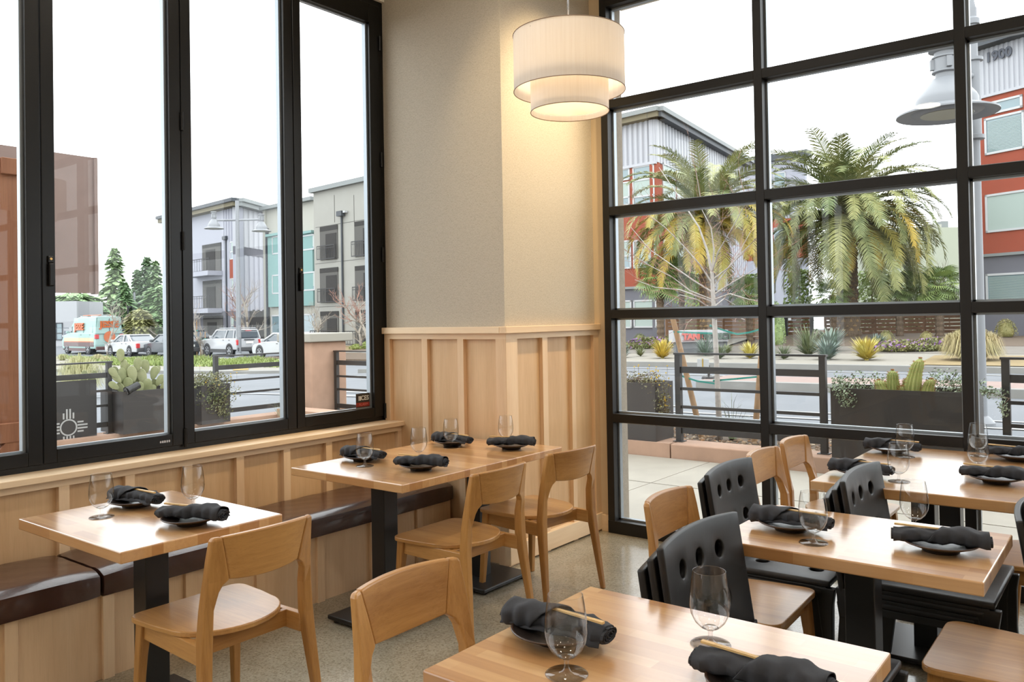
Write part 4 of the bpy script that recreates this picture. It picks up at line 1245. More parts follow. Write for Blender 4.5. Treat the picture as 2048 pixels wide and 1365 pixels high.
blade_rosette('blue_agave', 'spiky blue agave behind the end of the railing', 1662, 703, 72, 'agave_blue', 70, 0.13, 5, 0.8, group='agaves and yuccas')
blade_rosette('green_yucca', 'tall green-grey yucca before the wooden gate', 1617, 712, 92, 'yucca_green', 100, 0.05, 6, 1.2, group='agaves and yuccas')
blade_rosette('green_yucca', 'low dark green yucca beside the railing top bar', 1568, 719, 44, 'yucca_green', 80, 0.07, 7, group='agaves and yuccas')
blade_rosette('blue_agave', 'broad agave just in front of the railing end, roots in pale granite', 1655, 720, 70, 'agave_blue', 70, 0.10, 8, group='agaves and yuccas')
blade_rosette('blue_agave', 'pale agave before the base of the lettered sign', 1410, 712, 60, 'agave_blue', 90, 0.05, 9, 1.0, group='agaves and yuccas')
blade_rosette('green_yucca', 'dark yucca clump at the right foot of the bare tree', 1440, 718, 44, 'yucca_green', 80, 0.07, 10, group='agaves and yuccas')
blade_rosette('green_yucca', 'low green yucca close to the stucco pier', 1281, 713, 30, 'yucca_green', 60, 0.09, 11, group='agaves and yuccas')
blade_rosette('blue_agave', 'silvery agave peeking out beside the stucco pier', 1246, 716, 44, 'agave_blue', 80, 0.07, 12, group='agaves and yuccas')
blade_rosette('green_yucca', 'dark green yucca right of the sign end', 1545, 716, 30, 'yucca_green', 60, 0.08, 13, group='agaves and yuccas')
blade_rosette('green_yucca', 'small yucca between sign end and golden yucca', 1455, 708, 30, 'yucca_green', 60, 0.08, 14, group='agaves and yuccas')
# ---- shrubs and flowering cover
def shrub(name, label, px, py, wpx, hpx, mat_, seed=0, leaves=420, ls=0.05, group=None, dots=None, cat='shrub', flat=1.0, lift=0.15):
    g = on_g(px, py, lift); d = (g-CAM).dot(FWD); R = wpx/2*d/FPX; Hh = hpx*d/FPX; rg = random.Random(seed+77)
    t = thing(name, label, cat, g, 0, group)
    b = MB(); dd = MB(); leaves = int(leaves*2)
    for k in range(leaves):
        a = rg.uniform(0, 2*pi); u = rg.random()**0.5; z = sqrt(max(0, 1-u*u))*rg.uniform(0.75, 1.0)
        bump_ = 1+0.12*sin(3*a+seed)
        p = Vector((R*u*cos(a)*bump_, R*u*sin(a)*bump_, Hh*(0.06+0.92*z) if rg.random() < .75 else Hh*rg.uniform(0.03, z+0.05)))
        l = ls*R*rg.uniform(0.7, 1.4) if R < 1.2 else ls*rg.uniform(0.7, 1.4)
        n = Vector((rg.uniform(-1, 1), rg.uniform(-1, 1), rg.uniform(0.1, 1))).normalized(); s = n.orthogonal().normalized(); q = n.cross(s)
        tgt = dd if (dots and rg.random() < 0.22 and z > 0.3) else b
        tgt.add([p-s*l, p+q*l*0.6, p+s*l, p-q*l*0.6], [(0, 1, 2, 3)])
    tag(b.build('foliage', mat_, t, fix=False), kind='stuff')
    if dots: tag(dd.build('blossoms', dots, t, fix=False), kind='stuff')
    rings = [[(R*0.72*r*cos(2*pi*k/14), R*0.72*r*sin(2*pi*k/14), Hh*z*.86) for k in range(14)] for r, z in ((0.85, 0.0), (1, 0.25), (0.92, 0.5), (0.7, 0.72), (0.4, 0.84), (0.02, 0.88))]
    MB().loft(rings).build('leaf_mass', mat_, t, smooth=True)
    return t
shrub('flowering_cover', 'low purple-flowered ground cover in front of the grey wall', 1300, 696, 110, 22, 'shrub_green', 1, 900, 0.05, 'purple-flowered ground cover', 'petal_purple')
shrub('flowering_cover', 'purple-flowered ground cover along the slatted fence', 1800, 702, 120, 22, 'shrub_green', 2, 900, 0.06, 'purple-flowered ground cover', 'petal_purple')
shrub('flowering_cover', 'purple-flowered ground cover beside the dry grass clump', 1868, 701, 90, 26, 'shrub_green', 3, 800, 0.06, 'purple-flowered ground cover', 'petal_purple')
shrub('round_shrub', 'small clipped round shrub next to the yellow hydrant', 1280, 685, 26, 19, 'shrub_green', 4, group='round shrubs')
shrub('round_shrub', 'dark round shrub at the foot of the leftmost fan palm', 1337, 691, 26, 22, 'shrub_green', 5, group='round shrubs')
shrub('round_shrub', 'reddish clipped shrub in front of the numbered building', 2012, 674, 40, 38, 'shrub_green', 6, 700, group='round shrubs')
shrub('round_shrub', 'green shrub leaning on the fence right of the big date palm', 1772, 684, 30, 24, 'shrub_green', 7, group='round shrubs')
shrub('round_shrub', 'green shrub against the fence between the two ragged palm trunks', 1853, 682, 28, 20, 'shrub_green', 8, group='round shrubs')
shrub('round_shrub', 'shrub rising behind the dry grass clump', 1918, 682, 28, 24, 'shrub_green', 9, group='round shrubs')
shrub('leafy_bush', 'tall dark green bush at the left gate post', 1553, 690, 40, 90, 'fan_green', 10, 900, 0.09)
hy = thing('fire_hydrant', 'yellow fire hydrant beside the stucco pier', 'hydrant', on_g(1255, 683, 0.15))
MB().lathe([(0.17, 0), (0.17, 0.05), (0.12, 0.07), (0.12, 0.50), (0.15, 0.52), (0.15, 0.56), (0.12, 0.58), (0.10, 0.66), (0.05, 0.72), (0.04, 0.78), (0.0, 0.78)], 16).build('barrel', 'hydrant_yellow', hy, smooth='auto')
for a in (0, pi/2, pi, 3*pi/2): MB().tube([(0.1*cos(a), 0.1*sin(a), 0.42), (0.21*cos(a), 0.21*sin(a), 0.42)], 0.06, 10).build('outlet', 'hydrant_yellow', hy, smooth='auto')
# ---- bare branching trees
def bare_tree(name, label, base, height, seed, trunk='bark_pale', twig='twig_red', r0=0.06, levels=5, fork=0.30, spread=0.62, lean=(0, 0), group=None, upness=0.25, cat='tree', nb=2, side=3):
    t = thing(name, label, cat, base, 0, group); rg = random.Random(seed)
    tr, tw = MB(), MB()
    def grow(p, d, l, r, lev):
        n = 4; pts = [p]; dd = d.copy()
        for i in range(n):
            dd = (dd+Vector((rg.gauss(0, .10), rg.gauss(0, .10), rg.gauss(0, .05)+0.03))).normalized()
            pts.append(pts[-1]+dd*l/n)
        (tr if lev < 3 else tw).tube(pts, [r*(1-0.38*i/n) for i in range(n+1)], 7 if lev < 2 else (5 if lev < 3 else 3), cap=lev < 2)
        if lev >= levels: return
        for k in range(nb):
            ax = Vector((rg.gauss(0, 1), rg.gauss(0, 1), rg.gauss(0, 0.4))); ax = (ax-dd*ax.dot(dd)).normalized()
            nd = (dd+ax*spread*rg.uniform(0.6, 1.25)+Vector((0, 0, upness))).normalized()
            grow(pts[-1], nd, l*rg.uniform(0.62, 0.86), r*0.58, lev+1)
        if lev < levels-1:
            for k in range(side):
                q = pts[rg.randint(1, n)]
                ax = Vector((rg.gauss(0, 1), rg.gauss(0, 1), rg.gauss(0, 0.3))); ax = (ax-dd*ax.dot(dd)).normalized()
                nd = (dd*0.5+ax*0.9+Vector((0, 0, upness))).normalized()
                grow(q, nd, l*rg.uniform(0.4, 0.62), r*0.40, lev+2)
    grow(Vector((0, 0, 0)), Vector((lean[0], lean[1], 1)).normalized(), height*fork, r0, 0)
    tr.build('trunk', trunk, t, smooth=True, fix=False); 
    if tw.v: tag(tw.build('twigs', twig, t, fix=False), kind='stuff')
    return t
TB = Vector((on_y(1440, 868, 8.9).x, 8.9, 0.04))
def staked_tree():
    """straight white leader with long ascending side branches and fine reddish twigs"""
    t = thing('staked_tree', 'young bare white-barked tree tied to stakes in the gravel bed', 'tree', TB); rg = random.Random(4)
    def P(px, py, y=8.9):
        p = on_y(px, py, y)-TB; return Vector((p.x, p.y, p.z))
    tr, br, tw = MB(), MB(), MB()
    lead = [Vector((0, 0, 0)), P(1436, 800), P(1433, 720), P(1429, 640), P(1426, 590), P(1424, 545), P(1414, 500), P(1398, 455), P(1372, 415), P(1345, 375), P(1318, 335)]
    tr.tube(lead, [0.034, 0.032, 0.030, 0.028, 0.025, 0.020, 0.013, 0.010, 0.008, 0.006, 0.003], 9)
    tr.build('trunk', 'bark_white', t, smooth=True, fix=False)
    sides = [((1424, 548), (1428, 500), (1422, 455), (1404, 420), (1392, 340)), ((1425, 585), (1385, 560), (1340, 528), (1300, 500), (1262, 455)), ((1425, 600), (1380, 582), (1345, 555), (1300, 532), (1250, 500)),
             ((1427, 605), (1360, 580), (1310, 575), (1270, 560)), ((1427, 620), (1395, 600), (1360, 590), (1330, 612)), ((1426, 575), (1450, 545), (1478, 505), (1502, 462)), ((1425, 560), (1458, 535), (1490, 500), (1520, 470)),
             ((1427, 590), (1465, 565), (1500, 545), (1532, 525)), ((1428, 600), (1460, 588), (1500, 600), (1525, 603)), ((1426, 570), (1400, 530), (1365, 490), (1330, 455), (1285, 420)), ((1424, 545), (1436, 505), (1468, 450), (1498, 395)),
             ((1427, 615), (1448, 598), (1470, 610)), ((1428, 640), (1455, 628), (1490, 640)), ((1428, 630), (1405, 622), (1375, 646))]
    def twig(p, d, l, r, lev):
        pts = [p]
        for i in range(4):
            d = (d+Vector((rg.gauss(0, .16), rg.gauss(0, .16), rg.gauss(0.06, .08)))).normalized(); pts.append(pts[-1]+d*l/4)
        tw.tube(pts, [r*(1-.2*i) for i in range(5)], 3, cap=False)
        if lev < 2:
            for k in range(2): twig(pts[rg.randint(1, 4)], (d+Vector((rg.gauss(0, .7), rg.gauss(0, .7), rg.gauss(.1, .4)))).normalized(), l*.6, r*.6, lev+1)
    for s_ in sides:
        yy = rg.uniform(-.45, .45); n = len(s_)
        pts = [P(px, py, 8.9+yy*i/(n-1)) for i, (px, py) in enumerate(s_)]
        br.tube(pts, [0.0105*(1-.72*i/(n-1)) for i in range(n)], 6, cap=False)
        for i in range(1, n):
            d = (pts[i]-pts[i-1]).normalized()
            for k in range(2): twig(pts[i-1].lerp(pts[i], rg.random()), (d+Vector((rg.gauss(0, .6), rg.gauss(0, .6), rg.gauss(.15, .4)))).normalized(), rg.uniform(.25, .55), 0.004, 0)
    tag(br.build('branches', 'bark_white', t, smooth=True, fix=False), kind='stuff'); tag(tw.build('twigs', 'twig_red', t, fix=False), kind='stuff')
staked_tree()
def stake(label, p0, p1, r=0.032):
    p0, p1 = Vector(p0), Vector(p1); t = thing('tree_stake', label, 'stake', p0, 0, 'wooden stakes of the white-barked tree')
    MB().tube([(0, 0, 0), p1-p0], [r*1.1, r], 10).build('pole', 'stake_wood', t, smooth='auto')
    MB().tube([(p1-p0)*0.985, (p1-p0)], [r*0.9, r*0.7], 10).build('chamfered_top', 'stake_wood', t)
    return t
sy = 8.95
sA0, sA1 = on_y(1404, 864, sy), on_y(1345, 634, sy); sB0, sB1 = on_y(1508, 862, sy), on_y(1530, 622, sy)
stake('wooden stake on the left of the white-barked tree, near the railing post', (sA0.x, sy, 0.04), sA1); stake('wooden stake on the right of the white-barked tree, near the mullion', (sB0.x, sy, 0.04), sB1)
def tie(label, pts):
    q = [on_y(px, py, 8.93) for px, py in pts]; t = thing('tree_tie', label, 'strap', q[0], 0, 'green tree ties')
    rel = [p-q[0] for p in q]; b = MB()
    for i in range(len(rel)-1):
        z = Vector((0, 0, 0.010)); b.add([rel[i]-z, rel[i+1]-z, rel[i+1]+z, rel[i]+z], [(0, 1, 2, 3)])
    o = b.build('strap', 'tie_green', t); sd = o.modifiers.new('thick', 'SOLIDIFY'); sd.thickness = 0.006
    kn = MB().cbox((0, 0, 0), (0.025, 0.025, 0.03)).build('knot', 'tie_green', t, bevel=0.01)
tie('upper green tie from the left stake to the trunk', [(1349, 664), (1385, 666), (1424, 667)])
tie('upper green tie from the trunk to the right stake', [(1421, 652), (1450, 662), (1475, 669), (1500, 665), (1528, 657)])
tie('lower green tie from the left stake to the trunk', [(1361, 752), (1395, 763), (1432, 768)])
tie('lower green tie from the trunk to the right stake', [(1428, 762), (1475, 758), (1516, 754)])
# ---- planter plants
def trailing(name, label, pts, mat_, n, ls, seed, dots=None, ndot=0, group=None):
    """dense small leaves scattered about a set of blobs (centre, radii)"""
    rg = random.Random(seed); c0 = Vector(pts[0][0]); t = thing(name, label, 'plant', c0, 0, group); b = MB(); dd = MB(); st = MB()
    for c, r in pts:
        for k in range(int(n*r[0]*max(r[2], 0.05)*40)):
            u = Vector((rg.gauss(0, .5), rg.gauss(0, .5), rg.gauss(0, .5)))
            if u.length > 1: u.normalize()
            p = Vector(c)-c0+Vector((u.x*r[0], u.y*r[1], u.z*r[2])); l = ls*rg.uniform(0.6, 1.3)
            nrm = Vector((rg.uniform(-1, 1), rg.uniform(-1, 1), rg.uniform(-.2, 1))).normalized(); s = nrm.orthogonal().normalized(); q = nrm.cross(s)
            b.add([p-s*l, p+q*l*.6, p+s*l, p-q*l*.6], [(0, 1, 2, 3)])
        for k in range(int(4*r[0]*10)):
            p = Vector(c)-c0; e = p+Vector((rg.gauss(0, r[0]*.6), rg.gauss(0, r[1]*.6), rg.uniform(-r[2], r[2])*0.9)); st.tube([p, e], 0.003, 3, cap=False)
    for k in range(ndot):
        c, r = pts[rg.randrange(len(pts))]
        p = Vector(c)-c0+Vector((rg.uniform(-1, 1)*r[0], rg.uniform(-1, 1)*r[1], r[2]*rg.uniform(0.7, 1.9))); l = 0.011
        st.tube([p-Vector((0, 0, 0.12)), p], 0.0015, 3, cap=False)
        dd.cbox(p, (l, l, l))
    tag(b.build('leaves', mat_, t, fix=False), kind='stuff'); tag(st.build('stems', 'bark_brown', t, fix=False), kind='stuff')
    if ndot: tag(dd.build('flowers', dots, t, fix=False), kind='stuff')
    return t
xa = pA.location.x; yp = PY0+0.24
trailing('trailing_plant', 'green and purple trailing plant with tiny yellow flowers spilling over the left planter',
    [((xl-1.0, yp, .80), (.5, .2, .07)), ((xl-.35, yp, .81), (.35, .2, .08)), ((xl-.06, yp-.10, .74), (.14, .16, .12)), ((xl+.02, yp-.12, .58), (.09, .12, .16)), ((xl+.03, yp-0.05, .44), (.05, .08, .10))], 'trailing_green', 420, 0.012, 3, 'petal_yellow', 60)
cy0, cy1 = ly(395), ly(440)
trailing('trailing_plant', 'dense trailing plant hiding the narrow planter beyond the folding window',
    [((lx_+.12, cy0, .66), (.26, .40, .13)), ((lx_+.12, cy1-.25, .66), (.26, .34, .14)), ((lx_+.30, cy0+.2, .48), (.08, .34, .16)), ((lx_+.30, cy1-.30, .42), (.08, .26, .22)), ((lx_+.31, cy0+.25, .24), (.05, .12, .14)), ((lx_+.31, cy1-.2, .36), (.06, .18, .20))], 'trailing_green', 480, 0.016, 4, 'petal_yellow', 14)
def column_cactus(label, x, y, z, h, r, lean=(0, 0), group='ribbed cacti'):
    t = thing('column_cactus', label, 'cactus', (x, y, z), 0, group); N = 28; rings = []; L = 12
    for i in range(L+1):
        s = i/L; rr_ = r*(0.78+0.22*sin(pi*min(1, s*1.3+.15)))*(1 if s < 0.75 else sqrt(max(0.02, 1-((s-0.75)/0.25)**2)))
        rings.append([(lean[0]*s*s*h+rr_*(1+0.10*cos(14*2*pi*k/N))*cos(2*pi*k/N), lean[1]*s*s*h+rr_*(1+0.10*cos(14*2*pi*k/N))*sin(2*pi*k/N), h*s) for k in range(N)])
    MB().loft(rings).build('ribbed_stem', 'column_cactus', t, smooth=False)
    sp = MB(); rg = random.Random(int(h*1000))
    for k in range(0, N, 2):
        for i in range(1, L+1):
            p = Vector(rings[i][k]); d = Vector((cos(2*pi*k/N), sin(2*pi*k/N), 0.2+1.2*max(0, i/L-.8)*4)).normalized()
            for q in range(3 if i < L-1 else 6):
                dd = (d+Vector((rg.gauss(0, .5), rg.gauss(0, .5), rg.gauss(0, .5)))).normalized()
                sp.tube([p, p+dd*0.014], [0.0014, 0.0004], 3, cap=False)
    tag(sp.build('spines', 'spine_orange', t, fix=False), kind='stuff')
    return t
def cz(px, py): return on_y(px, py, PY0+0.24)
for lab, px, pt, pb, wpx, ln in (('tallest ribbed cactus, leaning, in the long planter', 1828, 716, 790, 24, (0.20, 0)), ('second tallest ribbed cactus left of the leaning one', 1790, 740, 786, 21, (0, 0)),
        ('stout ribbed cactus tilting left at the edge of the group', 1775, 760, 786, 24, (-0.35, 0)), ('short ribbed cactus right of the leaning one', 1856, 757, 790, 20, (0.25, 0)),
        ('small round cactus in front of the leaning one', 1811, 772, 786, 20, (0, 0)), ('little round cactus between the front ones', 1799, 769, 784, 16, (0, 0)), ('small ribbed cactus behind the leaning one', 1815, 757, 778, 18, (0, 0))):
    p = cz(px, pb+8); d = (p-CAM).dot(FWD); h = cz(px, pt).z-p.z
    column_cactus(lab, p.x, PY0+0.17+(0.0 if 'behind' not in lab else 0.1), p.z, h, wpx/2*d/FPX*1.22, ln)
def succ(px0, px1, py, r, seed, lab):
    a, b = cz(px0, py), cz(px1, py)
    n = 3
    pts = [((a.x+(b.x-a.x)*i/(n-1), PY0+0.36, a.z), (max(.08, (b.x-a.x)/n*.8), .12, r)) for i in range(n)]
    trailing('jade_succulent', lab, pts, 'succulent_grey', 420, 0.013, seed)
succ(1675, 1745, 768, .12, 5, 'grey-green succulent at the left end of the long planter')
succ(1868, 1925, 765, .12, 6, 'grey-green succulent right of the cacti in the long planter')
trailing('jade_succulent', 'grey-green succulent hanging over the left corner of the long planter', [((xb0+.10, PY0+.04, .80), (.12, .12, .10)), ((xb0+.16, PY0-.0, .70), (.08, .06, .08))], 'succulent_grey', 420, 0.013, 9)
trailing('jade_succulent', 'grey-green succulent spilling over the right end of the long planter', [((xb1-.05, PY0+.2, .84), (.15, .15, .10)), ((xb1+.12, PY0+.1, .80), (.12, .06, .05)), ((xb1+.2, PY0+.08, .70), (.05, .05, .10))], 'succulent_grey', 420, 0.013, 10)
# prickly pears
def pad_mesh():
    b = MB(); N = 20; rings = []
    for s, th_ in ((-1, 0.25), (-.8, .7), (-.35, 1), (.35, 1), (.8, .7), (1, .25)):
        rings.append([(0.5*(1-0.10*abs(s)**3)*(0.80+0.20*sin(2*pi*k/N))*cos(2*pi*k/N)*(1 if abs(s) < .9 else .93), 0.055*s*th_ if False else 0.06*s, 0.5+0.52*sin(2*pi*k/N)*(1 if abs(s) < .9 else .93)) for k in range(N)])
    b.loft(rings); me = bpy.data.meshes.new('pad'); me.from_pydata(b.v, [], b.f); me.materials.append(MAT['cactus_green'])
    me.polygons.foreach_set('use_smooth', [True]*len(me.polygons)); return me
def areole_mesh():
    b = MB()
    for i in range(-3, 4):
        for j in range(-3, 5):
            x = 0.13*i+0.06*(j % 2); z = 0.5+0.125*j
            if (x/0.42)**2+((z-0.5)/0.45)**2 < 1:
                for s in (-1, 1): b.cbox((x, s*0.062, z), (0.022, 0.01, 0.022))
    me = bpy.data.meshes.new('areoles'); me.from_pydata(b.v, [], b.f); me.materials.append(MAT['dry_blade']); return me
PAD, ARE = pad_mesh(), areole_mesh()
def prickly_pear(label, x, y, z, pads):
    t = thing('prickly_pear', label, 'cactus', (x, y, z), 0, 'prickly pears')
    for (dy, dz, s, rx, rz, dx) in pads:
        o = bpy.data.objects.new('pad', PAD); link(o, t); o.location = (dx, dy, dz); o.rotation_euler = (0, 0, 0); o.scale = (s*0.72, s*0.72, s)
        o.rotation_euler = (radians(0), radians(rx), radians(62+(rz-42)*0.75))
        a = bpy.data.objects.new('areoles', ARE); link(a, o); a['kind'] = 'stuff'
    return t
def pads_from_px(lst, X):
    """pads read as (px centre, py centre, height px, tilt, turn)"""
    out = []
    for px, py, hp, tilt, turn, dx in lst:
        p = on_x(px, py, X); d = (p-CAM).dot(FWD); s = hp*d/FPX*1.22
        out.append((p, s, tilt, turn, dx))
    return out
def pear(label, lst, y0, z0):
    ps = pads_from_px(lst, lx_)
    prickly_pear(label, lx_, y0, z0, [(p.y-y0, p.z-s*0.5-z0, s, tl_, tn, dx) for p, s, tl_, tn, dx in ps])
pear('tall prickly pear with round pads rising from the steel planter', [(241, 711, 21, 0, 40, 0), (246, 732, 20, 8, 10, 0), (244, 752, 26, -3, 75, 0.02), (270, 729, 22, 6, 35, 0.05), (263, 748, 26, -10, 60, 0.06), (293, 733, 22, -8, 45, 0.0), (301, 746, 22, 14, 20, 0.05),
    (285, 752, 26, -16, 55, 0.05), (306, 759, 20, 30, 35, 0.1), (312, 768, 16, 40, 30, 0.12), (229, 744, 20, -34, 40, 0.08), (234, 754, 18, -40, 35, 0.1), (228, 767, 18, -50, 60, 0.12), (252, 771, 26, -5, 45, 0.08), (284, 772, 24, 10, 30, 0.1), (300, 771, 22, 24, 50, 0.0), (313, 741, 16, 22, 85, -0.02), (236, 745, 20, -12, 55, -0.04), (252, 758, 22, 12, 30, -0.06), (275, 765, 22, -6, 60, -0.04), (320, 778, 16, 45, 40, 0.08), (241, 775, 20, -30, 30, 0.1), (268, 776, 20, 5, 40, 0.14), (292, 780, 18, 12, 55, 0.14), (257, 740, 22, 4, 70, -0.08)], ly(280), 0.55)
pear('low prickly pear half hidden behind the railing post', [(192, 753, 17, -5, 30, -0.3), (208, 753, 16, 8, 45, -0.3), (203, 772, 22, 0, 40, -0.3), (197, 786, 18, 10, 60, -0.3), (207, 792, 18, 0, 35, -0.3), (200, 803, 20, 0, 42, -0.3), (190, 770, 16, -12, 42, -0.3), (201, 818, 22, 0, 42, -0.3), (203, 838, 24, 0, 42, -0.3)], ly(200), 0.05)
pear('prickly pear behind the redwood post', [(6, 752, 24, 0, 30, 0), (10, 775, 24, 8, 40, 0), (-6, 772, 24, -12, 30, 0), (14, 795, 20, 10, 40, 0)], ly(0), 0.5)
sl_ = thing('garden_spotlight', 'small black garden spotlight among the prickly pear pads', 'spotlight', tuple(on_x(262, 779, lx_+0.27)))
Ms = Matrix.Rotation(0.5, 4, 'X') @ Matrix.Rotation(pi/2, 4, 'Y')
MB().tube([(0.02, -0.05, -0.01), (0.0, 0.10, 0.05)], [0.05, 0.05], 14).build('barrel', 'black_metal', sl_, smooth='auto')
MB().tube([(0.025, -0.075, -0.02), (0.02, -0.05, -0.01)], [0.058, 0.058], 14).build('bezel', 'black_metal', sl_, smooth='auto')
MB().tube([(0.026, -0.078, -0.021), (0.025, -0.0755, -0.02)], [0.045, 0.045], 14).build('lens', 'steel', sl_)
MB().cbox((0.0, 0.05, -0.06), (0.03, 0.03, 0.14)).build('bracket', 'black_metal', sl_)
blade_rosette('grass_tuft', 'thin green grass tuft at the foot of the stakes in the gravel', 1465, 872, 130, 'yucca_green', 26, 0.012, 32, 1.6, tuft=True, arch=0.6)
blade_rosette('grass_tuft', 'thin green grass tuft at the foot of the peach pillar', 563, 838, 60, 'yucca_green', 24, 0.014, 33, 1.6, tuft=True, arch=0.6)

for i, (px, pyb, w_, h_, lab) in enumerate(((1600, 640, 60, 75, 'dark green bush filling the gap above the wooden gate'), (1745, 640, 90, 70, 'dark green bush behind the fence right of the big date palm'), (1835, 640, 80, 60, 'dark green bush behind the fence between the ragged palms'), (1510, 640, 70, 70, 'dark green bush behind the fence left of the gate'), (1390, 640, 80, 80, 'dark green bush behind the lettered sign'))):
    g = far(px, pyb, 41.5); R = w_/2*41.5/FPX; Hh = (h_+60)*41.5/FPX; rg = random.Random(i+300)
    t = thing('evergreen_bush', lab, 'shrub', (g.x, g.y, G(g.x, g.y)), 0, 'evergreen bushes behind the fence'); b = MB()
    for k in range(1500):
        a = rg.uniform(0, 2*pi); u = rg.random()**.5; z = Hh*rg.random()**.7; rr_ = R*(1.0-.35*(z/Hh)**3)*(1+.15*sin(4*a+i)); p = Vector((rr_*u*cos(a), rr_*u*sin(a), z)); l = rg.uniform(.05, .14)
        nrm = Vector((rg.uniform(-1, 1), rg.uniform(-1, 1), rg.uniform(-.2, 1))).normalized(); s_ = nrm.orthogonal().normalized(); q = nrm.cross(s_); b.add([p-s_*l, p+q*l*.5, p+s_*l, p-q*l*.5], [(0, 1, 2, 3)])
    tag(b.build('foliage', 'fan_green', t, fix=False), kind='stuff')
    MB().tube([(0, 0, 0), (0, 0, Hh*.8)], [.08, .03], 6).build('stem', 'bark_brown', t)

def grass_mound(label, px, py, wpx, hpx, mat_, n, seed, w_=0.012):
    """dense tussock: blades rise from the middle and arch outwards"""
    g = on_g(px, py, 0.12); d = (g-CAM).dot(FWD); R = wpx/2*d/FPX; Hh = hpx*d/FPX; rg = random.Random(seed)
    t = thing('grass_clump', label, 'grass', g, 0, 'ornamental grass clumps'); b = MB()
    for k in range(n):
        a = rg.uniform(0, 2*pi); u = rg.random()**.6; o_ = Vector((cos(a), sin(a), 0)); s_ = Vector((-sin(a), cos(a), 0))*w_*R
        h = Hh*rg.uniform(.30, 1.05)*(1-.25*u); p0 = o_*R*.25*u; p1 = o_*R*(.25+.30*u)*u+Vector((0, 0, h*.72)); p2 = o_*R*(.35+.5*u)*u**.5+Vector((0, 0, h)); p3 = o_*R*(.5+.55*u)*u**.4+Vector((0, 0, h*rg.uniform(.35, .85)*(1.1-.7*u)))
        b.add([p0-s_, p0+s_, p1-s_, p1+s_, p2-s_*.8, p2+s_*.8, p3], [(0, 1, 3, 2), (2, 3, 5, 4), (4, 5, 6)])
    tag(b.build('blades', mat_, t, fix=False), kind='stuff')
    MB().lathe([(R*.3, -.03), (R*.26, Hh*.2), (R*.1, Hh*.45), (0.0, Hh*.5)], 10).build('tussock_core', mat_, t, smooth=True)
grass_mound('big dry ornamental grass clump by the street lamp', 1945, 724, 126, 72, 'dry_blade', 2600, 1, 0.010)
grass_mound('feathery pale grass clump beyond the sun-symbol panel', 160, 790, 110, 82, 'feather_grass', 1300, 2, 0.008)
grass_mound('tall golden grass behind the redwood post', 0, 780, 70, 130, 'dry_blade', 1000, 3, 0.010)
